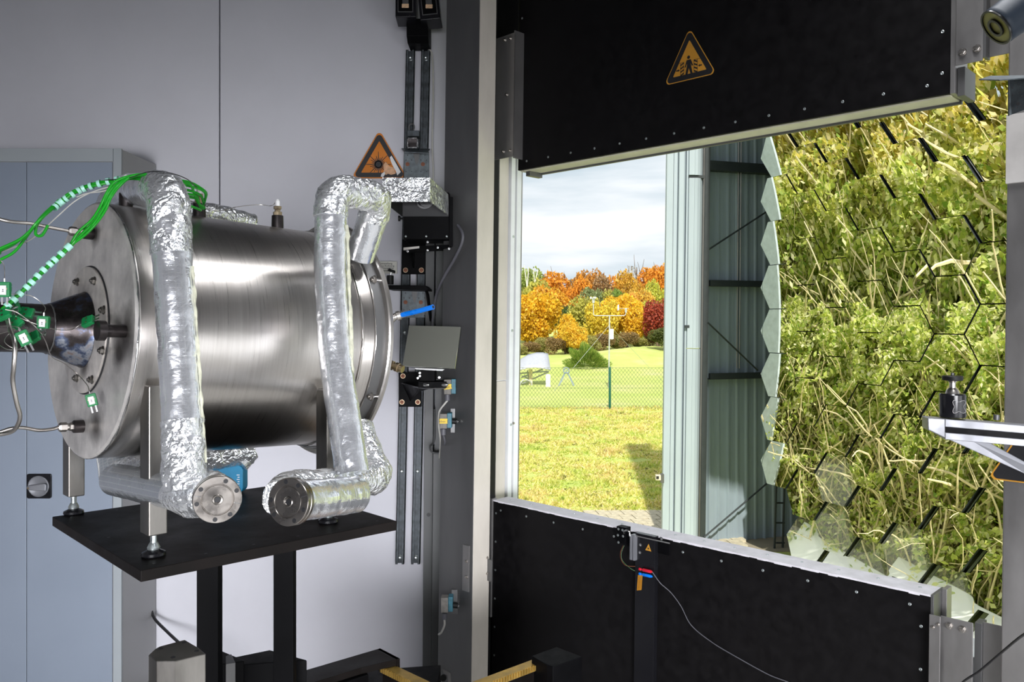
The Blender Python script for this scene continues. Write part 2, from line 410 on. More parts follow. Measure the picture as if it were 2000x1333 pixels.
def text_obj(s, size, m, parent, pos, right, up, name='lettering', extrude=.0002, align='CENTER'):
    c = bpy.data.curves.new('t', 'FONT'); c.body = s; c.size = size; c.extrude = extrude; c.align_x = align; c.align_y = 'CENTER'; c.resolution_u = 2
    o = bpy.data.objects.new('t', c); C.objects.link(o); bpy.context.view_layer.update()
    me = bpy.data.meshes.new_from_object(o.evaluated_get(bpy.context.evaluated_depsgraph_get())); me.name = name
    bpy.data.objects.remove(o); me.materials.clear(); me.materials.append(m)
    right = Vector(right).normalized(); up = Vector(up).normalized(); n = right.cross(up)
    mw = Matrix((right, up, n)).transposed()
    q = bpy.data.objects.new(name, me); C.objects.link(q); q.parent = parent; q.location = Vector(pos)-ORG[parent.name]
    q.rotation_mode = 'QUATERNION'; q.rotation_quaternion = mw.to_quaternion(); ORG[q.name] = Vector(pos); return q
# shared small meshes
SH = {}
def shared(key, fn, m):
    if key not in SH:
        g = G(); fn(g); SH[key] = g.mesh(key, m, Vector((0, 0, 0)))
    return SH[key]
def screw_mesh(): return shared('screw', lambda g: g.lathe([(0, .0042), (.0010, .0042), (.0016, .0030), (.0009, .0016), (.0009, 0)], (0, 0, 0), (0, 0, 1), 10), M['zinc'])
def nut_mesh(m='stainless'): return shared('nut_'+m, lambda g: (g.lathe([(0, .011), (.0015, .011)], (0, 0, 0), (0, 0, 1), 18), g.hexnut((0, 0, .0015), (0, 0, 1), .0088, .007), g.lathe([(.008, .0042), (.012, .0042)], (0, 0, 0), (0, 0, 1), 12)), M[m])
# ============================================================ STRUCTURE: the room
def struct(name, g, m, **k): return g.build(name, m, kind='structure', **k)
FZ = -1.5; CZ = 1.8; WY = 3.44
struct('floor', G().abox(-3.2, 3.2, -3, 3.44, FZ-.1, FZ), M['floor'])
ceil_g = G(); ceil_g.prism([(-3.2, -3, CZ), (3.0, -3, CZ), (3.0, .15, CZ), (-.33, 3.45, CZ), (-3.2, 3.45, CZ)], (0, 0, .12)); struct('ceiling', ceil_g, M['ceil'])
# back wall in two boards with an open dark joint between them
xs = (429-1000)/F*WY
wb = thing('wall_back', (-1.6, WY, FZ), None, None, kind='structure')
G().abox(-3.2, xs-.003, WY, WY+.1, FZ, CZ).build('wall_board', M['wall'], wb)
G().abox(xs+.003, -.24, WY, WY+.1, FZ, CZ).build('wall_board', M['wall'], wb)
G().abox(xs-.003, xs+.003, WY+.02, WY+.1, FZ, CZ).build('joint_strip', M['rubber'], wb)
struct('wall_left', G().abox(-3.3, -3.2, -3, 3.54, FZ, CZ), M['wall'])
struct('wall_rear', G().abox(-3.3, 3.2, -3.1, -3, FZ, CZ), M['wall'])
struct('wall_right', G().abox(3.0, 3.1, -3, .2, FZ, CZ), M['wall'])
# door wall (outer skin), with the shutter opening
g = G(); g.dbox(-1.5, -.075, -.24, -.10, -3.3, 1.95)
struct('wall_front_left', g, M['whiteframe'])
struct('wall_front_top', G().dbox(-.075, 1.95, -.24, -.10, 1.25, 1.95), M['whiteframe'])
struct('wall_front_bottom', G().dbox(-.075, 1.95, -.24, -.10, -3.3, -.86), M['whiteframe'])
struct('wall_front_right', G().dbox(1.95, 4.8, -.24, -.10, -3.3, 1.95), M['whiteframe'])
# roof slab of the lab
g = G(); g.prism([(-1.4, 4.6, 1.95), (-3.4, 3.6, 1.95), (-3.4, -3.2, 1.95), (3.3, -3.2, 1.95), (3.3, -.05, 1.95)], (0, 0, .12)); struct('trim_1', g, M['whiteframe'])

# ---- steel door post, left of the opening
uc = Du(933, 300, .18); o2 = Do(965, 300, uc)
post = thing('door_post', D(uc, .1, FZ), 'tall dark steel door post between the white wall and the shutter opening', 'post')
u_l = Du(868, 300, .18)
G().dbox(u_l, uc, o2, .18, FZ, CZ).build('post_face', M['darksteel'], post, bevel=.003)
G().dbox(uc-.006, uc+.0025, o2, .178, FZ, CZ).build('lit_flange', M['beige'], post, 'pale beige inner flange of the post', bevel=.001)  # daylight falling on the post's side face is put into this pale colour
zz = Dz(900, 1110, .18)
G().dbox(Du(905, 1100, .18), Du(917, 1100, .18), .18, .184, Dz(910, 1155, .18), Dz(910, 1065, .18)).build('mounting_strip', M['steel'], post)
for yy in (1097, 1128): inst('bolt', nut_mesh(), post, Dp(911, yy, .184), DM, scale=.6)
G().dbox(Du(920, 1120, .10), Du(962, 1120, .10), .10, .106, Dz(940, 1130, .1), Dz(940, 1088, .1)).build('cross_bracket', M['darksteel'], post, bevel=.001)
for (x, y) in ((952, 1090), (952, 1121)): inst('bolt', nut_mesh(), post, Dp(x, y, .107), DM, scale=.5)
# black box stands in for the shaded gap; inner lining next to it
G().dbox(-.09, Du(971, 640, -.02), -.02, o2-.012, FZ, CZ).build('guide_channel', M['rubber'], None, 'narrow black guide channel right of the steel door post', 'rail')
u2 = Du(972, 640, -.10); oo = Do(990, 640, u2)
ln = thing('jamb_lining', D(u2, -.13, -.8), 'beige sheet metal jamb lining with a split halfway up', 'lining')
zs = Dz(980, 744, -.13)
G().dbox(u2-.02, u2, oo, -.10, -1.0, zs-.002).build('lining_sheet', M['beige'], ln, bevel=.001)
G().dbox(u2-.02, u2, oo, -.10, zs+.002, 1.25).build('lining_sheet', M['beige'], ln, bevel=.001)
u3 = -.055
fr = thing('door_frame_profile', D(u3, -.2, -.86), 'white coated vertical frame profile at the left edge of the opening', 'frame')
G().dbox(u3-.02, u3, Do(1003, 640, u3), -.158, -.86, 1.25).build('inner_strip', M['whiteframe'], fr, bevel=.0008)
G().dbox(u3-.02, u3-.010, Do(1006.5, 640, u3), Do(1003, 640, u3), -.86, 1.25).build('groove', M['steel'], fr)
G().dbox(u3-.02, u3, Do(1015, 640, u3), Do(1006.5, 640, u3), -.86, 1.25).build('outer_strip', M['whiteframe'], fr, bevel=.0008)
G().dbox(u3-.02, u3-.004, Do(1018.5, 640, u3), Do(1015, 640, u3), -.86, 1.25).build('seal', M['steel'], fr)
for yy in (463, 646, 830): inst('screw', screw_mesh(), fr, D(u3, -.172, Dz(997, yy, -.17)), DU, scale=1.4)
inst('bolt', nut_mesh(), fr, D(u3, Do(1003, 826, u3), Dz(1001, 826, -.2)), DU, scale=.5)

# ---- upper shutter panel
UL, UR = Du(1012, 300, 0), Du(1857, 120, 0); ZU = .572
up = thing('shutter_panel', D((UL+UR)/2, -.04, ZU), 'raised black shutter board carrying the amber crushing hazard sign', 'shutter')
G().dbox(UL, UR, -.012, 0, ZU, 1.55).build('face_board', M['black'], up, bevel=.001)
G().dbox(UL+.002, UR-.002, -.085, -.012, ZU-.004, 1.55).build('foam_core', M['cream'], up, 'cream underside of the shutter', bevel=.002)
G().dbox(UL+.002, UR+.002, -.095, -.085, ZU-.010, 1.55).build('rear_sheet', M['darksteel'], up)
G().dbox(UR, UR+.012, -.095, .004, ZU-.002, 1.55).build('end_channel', M['steel'], up, bevel=.001)
for i in range(14):
    u = UL+.045+i*(UR-UL-.10)/13
    inst('screw', screw_mesh(), up, D(u, 0, ZU+.030), DM, random.random()*3)
for i in range(9):
    inst('screw', screw_mesh(), up, D(UL+.012, 0, ZU+.05+i*.105), DM, random.random()*3)
    if i < 6: inst('screw', screw_mesh(), up, D(UR-.02, 0, ZU+.055+i*.105), DM, random.random()*3)
# left angle bracket of the upper panel
x0, x1 = Du(967, 200, .05), Du(1004, 200, .05)
br = thing('panel_bracket', D(x0, .05, Dz(985, 308, .05)), 'upright steel angle bolted to the left end of the raised shutter', 'bracket')
G().dbox(x0, x1, .046, .050, Dz(985, 309, .05), Dz(985, 70, .05)).build('plate', M['steel'], br, bevel=.001)
G().dbox(x1-.004, x1, -.03, .050, Dz(985, 312, .05), Dz(985, 66, .05)).build('flange', M['steel'], br, bevel=.001)
for (x, y) in ((986, 78), (997, 75), (990, 185), (983, 296), (996, 294)): inst('bolt', nut_mesh(), br, Dp(x, y, .050), DM, scale=.62)
G().dbox(x1, x1+.02, -.09, -.02, Dz(1010, 345, 0), Dz(1010, 290, 0)).build('corner_gusset', M['darksteel'], br)
G().dbox(Du(966, 40, .0), Du(1012, 40, .0), -.02, .0, Dz(985, 75, .0), 1.5).build('slide_strip', M['rubber'], br)

# ---- lower shutter panel
LL, LR = Du(964, 980, 0), Du(1818, 1163, 0); ZL = -.694
lo = thing('shutter_panel', D((LL+LR)/2, -.04, FZ), 'lowered black shutter board below the opening with a chipped white top edge', 'shutter')
G().dbox(LL, LR, -.012, 0, FZ, ZL-.004).build('face_board', M['black'], lo, bevel=.001)
g = G(); n = 60
for i in range(n):
    ua, ub = LL+(LR-LL)*i/n, LL+(LR-LL)*(i+1)/n
    g.dbox(ua, ub, -.082, .0015, ZL-.004-.004*abs(noise.noise(Vector((i*.37, 0, 3))))-.002*random.random(), ZL)
g.build('top_capping', M['paintedge'], lo, 'white painted top capping, chipped along the edge')
G().dbox(LL+.002, LR-.002, -.080, -.012, FZ, ZL-.006).build('core', M['cream'], lo)
G().dbox(LR, LR+.008, -.085, .002, FZ, ZL+.001).build('end_channel', M['darksteel'], lo, bevel=.001)
G().dbox(LR+.008, LR+.020, -.100, -.060, FZ, ZL+.004).build('end_flange', M['steel'], lo, bevel=.001)
for i in range(12):
    u = LL+.04+i*(LR-LL-.09)/11
    inst('screw', screw_mesh(), lo, D(u, .0003, ZL-.035), DM, random.random()*3)
for i in range(15):
    inst('screw', screw_mesh(), lo, D(LL+.05+i*(LR-LL-.09)/14, -.045, ZL), (0, 0, 1), random.random()*3)
for i in range(7):
    inst('screw', screw_mesh(), lo, D(LL+.015, .0003, ZL-.05-i*.11), DM, random.random()*3)
    inst('screw', screw_mesh(), lo, D(LR-.022, .0003, ZL-.085-i*.11), DM, random.random()*3)
G().dbox(LL-.012, LL-.001, -.02, .006, -1.15, ZL+.004).build('left_edge_angle', M['steel'], lo, bevel=.001)
# black vertical board strap in the middle of the lower panel
sl, sr = Du(1240, 1150, .022), Du(1278, 1150, .022)
st = thing('measuring_strap', D((sl+sr)/2, .012, FZ), 'black upright metal strap on the lower shutter board with a hazard label', 'strap')
G().dbox(sl, sr, .002, .022, FZ, Dz(1258, 1045, .022)).build('upright', M['gloss'], st, bevel=.001)
G().dbox(Du(1222, 1050, .012), Du(1306, 1064, .012), .002, .006, Dz(1258, 1076, .012), ZL-.008).build('top_plate', M['blackmetal'], st, bevel=.001)
G().dbox(Du(1230, 1040, .03), Du(1308, 1050, .03), .028, .031, ZL-.009, ZL-.006).build('scale_rod', M['steel'], st)
for (x, y) in ((1251, 1065), (1250, 1080)): inst('bolt', nut_mesh('chrome'), st, Dp(x, y, .022), DM, scale=.45)
inst('bolt', nut_mesh('chrome'), st, Dp(1292, 1053, .007), DM, scale=.45)
# little burn label + orange text label
tri = [Dp(1267, 1063, .0225), Dp(1260.5, 1075, .0225), Dp(1272, 1078, .0225)]
G().prism(tri, DM*.0006).build('hazard_label', M['amber'], st)
c = sum(tri, Vector())/3+DM*.0008
G().lathe([(0, .0028), (.0003, .0028)], c, DM, 12).build('hazard_symbol', M['ink'], st)
p = [Dp(1246, 1124, .0225), Dp(1244, 1154, .0225), Dp(1253, 1153, .0225), Dp(1255, 1124, .0225)]
G().prism(p, DM*.0006).build('text_label', M['orangelabel'], st)
g = G()
for k in range(3):
    a = p[0].lerp(p[3], .25+.25*k); b_ = p[1].lerp(p[2], .25+.25*k)
    g.obox(a.lerp(b_, .08)+DM*.0007, (b_-a)*.84, DU*.0006, DM*.0002)
g.build('label_print', M['ink'], st)
for col, y, lab in (('red', 1112, 'red banana plug on the measuring strap'), ('blue', 1121, 'blue banana plug below the red one on the strap')):
    a = Dp(1248, y, .035); b_ = Dp(1274, y+6, .032); pg = thing('banana_plug', a, lab, 'plug')
    G().lathe([(0, .003), (.001, .0045), (.008, .0045), (.010, .002), (.012, .002)], a, DM*-.0+(b_-a), 12).build('collar', M[col], pg)
    a2 = a.lerp(b_, .28)
    G().lathe([(0, .0045), (.002, .0055), ((b_-a2).length*.8, .0052), ((b_-a2).length, .0028)], a2, b_-a2, 12).build('sleeve', M[col], pg)
# latch block, aluminium profile with hook
sn = thing('sensor_block', Dp(1215, 1060, .02), 'small black sensor block with screws clamped below the white edge', 'sensor')
G().dbox(Du(1204, 1040, .03), Du(1222, 1045, .03), .002, .03, Dz(1213, 1062, .03), Dz(1213, 1030, .03)).build('body', M['blackmetal'], sn, bevel=.001)
for (x, y) in ((1208, 1034), (1216, 1036), (1207, 1046), (1217, 1048), (1208, 1060)): inst('screw', screw_mesh(), sn, Dp(x, y, .0305), DM)
ap = thing('aluminium_profile', Dp(1236, 1095, .03), 'short aluminium profile with a hook left of the black strap', 'profile')
pa = Du(1230.5, 1070, .034); pb = Du(1241, 1070, .034); w_ = pb-pa
for k in (0, .56): G().dbox(pa+w_*k, pa+w_*(k+.40), .012, .036, Dz(1236, 1095, .034), Dz(1236, 1046, .034)).build('rib', M['alu'], ap, bevel=.0006)
G().dbox(pa+w_*.38, pa+w_*.58, .012, .030, Dz(1236, 1094, .034), Dz(1236, 1046, .034)).build('slot', M['chrome'], ap)
hk = [Dp(1219, 1043, .034), Dp(1219, 1039, .036), Dp(1224, 1037, .036), Dp(1229, 1040, .036), Dp(1230, 1048, .036)]
G().tube(cat_rom(hk, 6), .003, 8).build('hook', M['chrome'], ap)
wr = cat_rom([Dp(1217, 1066, .02), Dp(1212, 1080, .03), Dp(1213, 1093, .035), Dp(1222, 1105, .035), Dp(1241, 1107, .025)], 8)
G().tube(wr, .0009, 6).build('thin_wire', mat('brown_wire', (.16, .05, .02), .5), None, 'thin brown wire looping below the small black sensor block', 'wire')
wr = cat_rom([Dp(1219, 1066, .03), Dp(1213.5, 1082, .04), Dp(1216, 1096, .04), Dp(1230, 1110, .035), Dp(1240, 1116, .026)], 8)
G().tube(wr, .0008, 6).build('thin_wire', mat('green_wire', (.04, .12, .04), .5), None, 'thin green wire beside the brown one below the sensor block', 'wire')
cb = cat_rom([Dp(1274, 1118, .034), Dp(1290, 1140, .02), Dp(1310, 1158, .008), Dp(1330, 1185, .008), Dp(1350, 1222, .010), Dp(1390, 1255, .008), Dp(1440, 1285, .008), Dp(1500, 1318, .008), Dp(1560, 1345, .01), Dp(1600, 1400, .01)], 8)
G().tube(cb, .0015, 6).build('test_lead', M['greycable'], None, 'thin grey lead sagging across the lower black board', 'cable')

# hazard sign on the raised board (person between closing panels)
def tri_sign(name, cen, R, U, N, film, label, slant=0):
    t = thing(name, cen-U*(R*.5), label, 'sign')
    def rt(rad, off, cr=.12):
        out = []
        for k in range(3):
            a = math.pi/2+k*2*math.pi/3; c0 = cen+(R*math.cos(a)+U*math.sin(a))*(rad*(1-cr*1.0))+N*off
            for j in range(-4, 5):
                b_ = a+j/4*math.pi/3; out.append(c0+(R*math.cos(b_)+U*math.sin(b_))*rad*cr)
        return out
    return t, rt
SR = DU.copy(); SU = Vector((0, 0, 1)); SC = Dp(1347, 122, .0005); SRAD = .098
sg, rt = tri_sign('crushing_hazard_sign', SC, SR*1.0, SU, DM, 'amber', 'amber triangle sign with a person between closing panels on the black shutter')
G().prism(rt(SRAD, 0), DM*.0006).build('film', M['amber'], sg)
G().prism(rt(SRAD*.95, .0006), DM*.0004).build('border', M['ink'], sg, 'black border')
G().prism(rt(SRAD*.70, .0010, .03), DM*.0004).build('field', M['amber'], sg)
def sp(x, y, off=.0015): return SC+SR*(x*SRAD)+SU*(y*SRAD)+DM*off
def poly(g, pts, off=.0014): g.prism([sp(x, y, off) for x, y in pts], DM*.0003)
g = G()
g.lathe([(0, SRAD*.055), (.0003, SRAD*.055)], sp(-.03, .17, .0014), DM, 14)
poly(g, [(-.10, .09), (.05, .09), (.14, -.12), (.09, -.13), (.05, -.03), (.06, -.12), (.13, -.40), (.05, -.40), (-.02, -.18), (-.08, -.40), (-.16, -.40), (-.09, -.10), (-.09, -.02), (-.14, -.14), (-.18, -.13)])
for sx in (-1, 1):
    x0, x1 = (-.34, -.20) if sx < 0 else (.16, .30)
    for a, b_ in ((x0, x0+.012), (x1-.012, x1)): poly(g, [(a, -.40), (b_, -.40), (b_, .04), (a, .04)])
    for k in range(4):
        y = -.36+k*.11; dy = .07*(-sx)
        poly(g, [(x0, y-dy*.5), (x1, y+dy*.5), (x1, y+dy*.5+.05), (x0, y-dy*.5+.05)])
    for y in (-.41, .04): poly(g, [(x0-.10 if sx < 0 else x0, y), (x1 if sx < 0 else x1+.10, y), (x1 if sx < 0 else x1+.10, y+.012), (x0-.10 if sx < 0 else x0, y+.012)])
    c0 = (x0-.02) if sx < 0 else (x1+.02); s_ = -sx
    poly(g, [(c0-s_*.14, -.20), (c0-s_*.06, -.20), (c0-s_*.06, -.225), (c0, -.18), (c0-s_*.06, -.135), (c0-s_*.06, -.16), (c0-s_*.14, -.16)][::1 if s_ > 0 else -1])
g.build('pictogram', M['ink'], sg, 'person between two striped panels with arrows')

# ---- right side: brackets, column, plates
ob = .0
ur0 = UR+.014
b3 = thing('end_bracket', D(ur0, .01, Dz(1880, 128, .01)), 'bent steel end bracket with two hex nuts at the upper right shutter corner', 'bracket')
G().dbox(ur0, Du(1920, 60, .012), .008, .012, Dz(1868, 128, .012), 1.3).build('plate', M['steel'], b3, bevel=.001)
g = G(); g.dbox(Du(1920, 60, .012), Du(1926, 60, .012), -.025, .012, Dz(1905, 115, .012), 1.3); g.build('bend', M['darksteel'], b3)
G().dbox(Du(1922, 60, -.02), Du(1972, 60, -.02), -.024, -.020, Dz(1930, 112, -.02), 1.3).build('rear_plate', M['steel'], b3, bevel=.001)
for (x, y) in ((1880, 102), (1908, 95)): inst('bolt', nut_mesh(), b3, Dp(x, y, .0125), DM, scale=.9)
G().dbox(ur0-.001, ur0+.016, -.10, -.01, ZU-.008, Dz(1880, 128, 0)).build('guide_shoe', M['darksteel'], b3, bevel=.001)
b4 = thing('end_bracket', D(LR+.02, .02, FZ), 'tall bolted steel bracket beside the lower shutter at the bottom right', 'bracket')
zt = Dz(1845, 1203, .012)
G().dbox(LR+.006, Du(1836, 1260, .03), .026, .030, FZ, zt).build('left_leaf', M['steel'], b4, bevel=.001)
G().dbox(Du(1836, 1260, .012), Du(1900, 1260, .012), .008, .012, FZ, zt-.003).build('plate', M['steel'], b4, bevel=.001)
G().dbox(Du(1903, 1260, -.02), Du(1918, 1260, -.02), -.06, -.02, FZ, zt-.01).build('bend', M['darksteel'], b4, bevel=.001)
G().dbox(Du(1918, 1260, -.03), Du(1966, 1260, -.03), -.034, -.03, FZ, zt-.008).build('rear_plate', M['steel'], b4, bevel=.001)
for (x, y) in ((1854, 1223), (1880, 1230)): inst('bolt', nut_mesh(), b4, Dp(x, y, .0125), DM, scale=.8)
for (x, y) in ((1822, 1226), (1832, 1221)): inst('bolt', nut_mesh(), b4, Dp(x, y, .031), DM, scale=.45)
cu = Du(1963, 640, .02)
col = thing('steel_column', D(cu+.1, 0, FZ), 'dark steel column at the right edge of the opening', 'column')
G().dbox(cu, cu+.25, -.12, .02, FZ, CZ).build('shaft', M['steel'], col, 'scuffed dark grey column face', bevel=.003)
z0, z1 = Dz(1985, 357, .03), Dz(1985, 222, .03)
G().dbox(cu-.001, cu+.2, .021, .030, z0, z1).build('cover_plate', mat('pale_grey_plate', (.50, .48, .46), .5), col, 'smooth pale grey cover plate', bevel=.001)
# rounded black-orange warning sign partly behind the arm
SC2 = Dp(2006, 905, .022)
s2, rt2 = tri_sign('warning_sign', SC2, SR, SU, DM, 'amber', 'orange edged black triangle sign half hidden behind the white arm on the column')
G().prism([SC2+(p-SC2)*1.0 for p in rt2(.085, 0)], DM*.0006).build('film', M['amber'], s2)
G().prism(rt2(.079, .0006), DM*.0004).build('border', M['ink'], s2)

# aluminium arm with ball head
ar = thing('support_arm', W(1900, 880, 1.28), 'pale grey slotted aluminium support arm reaching in from the right', 'arm')
yF = 1.22
def arm_pt(x, y, dy=0): return W(x, y, yF+dy)
top = [(1820, 818), (2060, 838)]; ax_ = (W(2060, 838, yF-.03)-W(1820, 818, yF)).normalized(); az = Vector((0, 0, 1)); ay = Vector((-ax_.y, ax_.x, 0)).normalized()
o0 = W(1846, 819, yF); L_ = .24
H_ = 40/F*yF
for (za, zb, dep) in ((0, -.38, .03), (-.66, -1.0, .03)):
    G().obox(o0+az*(H_*zb), ax_*L_, ay*dep, az*(H_*(za-zb))).build('rib', M['alu'], ar, bevel=.0008)
G().obox(o0+az*(-H_*.66)+ay*.004, ax_*L_, ay*.022, az*(H_*.28)).build('slot', M['blackmetal'], ar)
e = [W(1812, 817, yF+.005), W(1846, 819, yF), W(1846, 856, yF), W(1813, 840, yF+.005)]
G().prism(e, ay*.03).build('end_cap', M['alu'], ar, bevel=.001)
stp = [W(1846, 856, yF), W(1900, 861, yF-.003), W(1935, 866, yF-.005), W(2060, 935, yF-.02), W(2060, 965, yF-.02), W(2000, 925, yF-.01)]
G().prism(stp, ay*.006).build('brace', M['alu'], ar, bevel=.001)
G().cyl(W(1954, 823, yF)+ay*.015, W(1954, 813, yF)+ay*.015, .0042, 16).build('set_screw', M['darksteel'], ar)
bc = W(1867, 817, yF)+ay*.015
bh = thing('ball_head', bc, 'small black tripod ball head standing on the aluminium arm', 'tripod head')
s_ = 1.2/F
G().lathe([(0, .0180), (.002, .0185), (.0335, .0185), (.0355, .0165)], bc, (0, 0, 1), 32).build('housing', M['gloss'], bh)
G().lathe([(.034, .010), (.040, .0085), (.044, .0045), (.052, .0045), (.0555, .008)], bc, (0, 0, 1), 20).build('neck', M['stainless'], bh)
G().lathe([(.055, .0135), (.056, .0145), (.061, .0145), (.062, .0135)], bc, (0, 0, 1), 28).build('platform', M['rubber'], bh)
G().lathe([(.062, .0022), (.0665, .0022)], bc, (0, 0, 1), 12).build('stud', M['darksteel'], bh)
g = G(); cc = bc+Vector((0, -.0188, .017))
ring = []
for k in range(48):
    a = 2*math.pi*k/48; r = .0070+.0054*abs(math.sin(2*a))**2.5; ring.append(cc+Vector((r*math.cos(a), 0, r*math.sin(a)))+Vector((0, .0006, 0)))
g.tube(ring, .0003, 6, closed=True).build('knob_outline', M['steel'], bh)
G().prism([p+Vector((0, .0004, 0)) for p in ring], (0, .0015, 0)).build('knob', M['gloss'], bh)

# perforated angle bracket, upper right
pb_ = thing('perforated_bracket', W(1985, 215, 1.55), 'galvanised perforated angle bracket at the right column below the lamp', 'bracket')
G().prism([W(1971, 152, 1.5), W(1971, 226, 1.5), W(1976, 224, 1.5), W(2040, 200, 1.44), W(2040, 146, 1.44)], (0, .004, 0)).build('upright_leaf', M['galvperf'], pb_)
G().prism([W(1912, 157, 1.5), W(1934, 150, 1.62), W(2050, 148, 1.62), W(2040, 151, 1.44), W(1952, 158, 1.42)], (0, 0, .002)).build('shelf_leaf', M['galvperf'], pb_)
hole = shared('bracket_hole', lambda g: g.lathe([(0, .0016), (.0005, .0016)], (0, 0, 0), (0, 0, 1), 8), M['ink'])
for (x, y) in ((1977, 172), (1983, 162), (1978, 186), (1977, 212), (1986, 210), (1994, 205), (1991, 180), (1996, 188), (1990, 165)): inst('perforation', hole, pb_, W(x, y, 1.495-(x-1971)*.0009), (0, -1, 0))
inst('perforation', hole, pb_, W(1988, 203, 1.48), (0, -1, 0), scale=2.0)
# stage lamp / camera barrel
dr = Vector((-.80, .10, -.59)).normalized(); lc = W(1948, 52, 1.10)
lamp = thing('barrel_lamp', W(2010, 0, 1.16), 'blue black barrel shaped lamp hanging in the top right corner', 'lamp')
G().lathe([(0, .0255), (-.003, .0265), (-.006, .0262), (-.055, .0285), (-.056, .024)], lc, dr, 40).build('barrel', mat('blue_black_enamel', (.012, .020, .032), .5, spec=.25), lamp)
G().lathe([(-.056, .0288), (-.064, .0292)], lc, dr, 40).build('blue_ring', mat('blue_ring', (.01, .02, .22), .3), lamp)
G().lathe([(-.064, .028), (-.15, .030)], lc, dr, 40).build('rear_body', M['gloss'], lamp)
G().lathe([(.001, .0245), (-.001, .0245)], lc, dr, 40).build('face', mat('olive_lens_plate', (.22, .21, .05), .4), lamp)
G().lathe([(.0015, .013), (.004, .013), (.004, .0095), (.0015, .0095)], lc, dr, 32, close=True).build('lens_ring', M['gloss'], lamp)
G().lathe([(.001, .0262), (.003, .0262), (.003, .0235), (.001, .0235)], lc, dr, 32, close=True).build('rim', M['gloss'], lamp)
# cable at lower right
cb = cat_rom([W(2060, 1205, 1.25), W(2000, 1240, 1.3), W(1960, 1272, 1.42), W(1915, 1310, 1.6), W(1870, 1345, 1.72), W(1840, 1420, 1.72)], 10)
G().tube(cb, .0022, 8).build('power_cable', M['blackcable'], None, 'black cable curving down past the column at the bottom right', 'cable')
# ============================================================ TABLE AND VESSEL
TZ = -.39
TF, TR, TL = Vector((-.5805, 1.281, TZ)), Vector((-.225, 1.600, TZ)), Vector((-.917, 1.634, TZ)); TB = TL+TR-TF
tb = thing('lifting_table', (-.57, 1.62, FZ), 'black steel plate table on two square posts carrying the vessel', 'table')
G().prism([TF, TR, TB, TL], (0, 0, -.0185)).build('table_plate', M['darkplate'], tb, bevel=.0012)
UT = (TR-TF).normalized(); VT = (TL-TF).normalized()
for (x, Y) in ((410, 1.50), (557, 1.62)):
    c = W(x, 1100, Y); c.z = 0
    wd = .043
    G().obox((c.x-.020, c.y-.012, FZ), (.039, 0, 0), (0, .024, 0), (0, 0, TZ-.0185-FZ)).build('post', M['blackmetal'], tb, bevel=.001)
hol = shared('plate_hole', lambda g: g.lathe([(0, .0028), (.0003, .0028)], (0, 0, 0), (0, 0, 1), 10), M['ink'])
for a in np.linspace(.06, .94, 6):
    for b_ in (.05, .5, .95): inst('screw_hole', hol, tb, TF.lerp(TR, a)+(TL-TF)*b_, (0, 0, 1))

C0 = Vector((-.771, 1.489, -.0158)); AX = Vector((.7063, .7063, -.046)).normalized(); VV = Vector((-.7071, .7071, 0)); WW = VV.cross(AX)*-1
WW = AX.cross(VV); WW = WW if WW.z > 0 else -WW
R0 = .232
def V(s, r, phi): a = math.radians(phi); return C0+AX*s+(VV*math.cos(a)+WW*math.sin(a))*r   # phi 90 top, 180 near side
vs = thing('receiver_vessel', (C0.x+.17, C0.y+.17, TZ), 'brushed steel cylindrical vessel with foil wrapped pipes on the black table', 'vessel')
G().lathe([(.004, R0-.002), (.008, R0), (.10, R0), (.2, R0), (.3, R0), (.435, R0)], C0, AX, 128).build('shell', M['shell'], vs, 'brushed steel shell')
# front end plate
ep_o = C0+Vector((0, 0, -R0)); 
def loc(p): return tuple(p-ep_o)
st1, st2, st3 = V(0, .095, 180), W(185, 455, 1.55), W(165, 833, 1.42)
def onface(x, y, s=0):       # pixel ray cut with the plane of the end plate
    d = Vector(((x-1000)/F, 1, (HY-y)/F)); t = (C0+AX*s).dot(AX)/d.dot(AX); return d*t
fp = [(onface(247, 650), .055), (onface(188, 458), .03), (onface(190, 835), .045), (onface(235, 690), .035)]
M['endplate'] = stained_plate('brushed_end_plate', (.72, .69, .66), (.04, .034, .03), [(loc(p), r) for p, r in fp])
G().lathe([(-.002, 0), (-.002, R0-.004), (.001, R0-.0005), (.006, R0-.001)], C0, AX, 128).build('end_plate', M['endplate'], vs, 'stained flat end plate', origin=ep_o)
g = G(); g.tube([V(.003, R0-.0005, 360*k/96) for k in range(96)], .0016, 6, closed=True, jit=.0012, jf=160).build('weld_seam', M['chrome'], vs, 'bright front weld seam')
# inner round flange
IR = .1145
M['innerplate'] = stained_plate('stained_inner_flange', (.66, .62, .58), (.06, .05, .045), [(tuple(onface(175, 600)-(C0+Vector((0, 0, -IR)))), .05), (tuple(onface(175, 715)-(C0+Vector((0, 0, -IR)))), .03)], 16)
G().lathe([(-.009, 0), (-.009, IR-.002), (-.0075, IR), (-.0025, IR)], C0, AX, 80).build('inner_flange', M['innerplate'], vs, 'round bolted flange', origin=C0+Vector((0, 0, -IR)))
g = G(); g.tube([V(-.003, IR+.001, 360*k/80) for k in range(80)], .0016, 6, closed=True).build('flange_gap', M['ink'], vs)
for (x, y) in ((152, 551), (185, 549), (203, 606), (201, 685), (180, 742), (151, 739)): inst('bolt', nut_mesh('legsteel'), vs, onface(x, y, -.009), -AX, random.random(), .72)
g = G(); g.lathe([(-.010, .069), (-.014, .0665), (-.020, .065), (-.060, .047), (-.066, .0435)], C0, AX, 64).build('cone_reducer', M['heat'], vs, 'heat tinted steel cone')
g = G(); g.lathe([(-.066, .0437), (-.075, .0425), (-.20, .0425), (-.42, .0425)], C0, AX, 56).build('inlet_tube', M['darktube'], vs, 'dark scaled inlet tube')
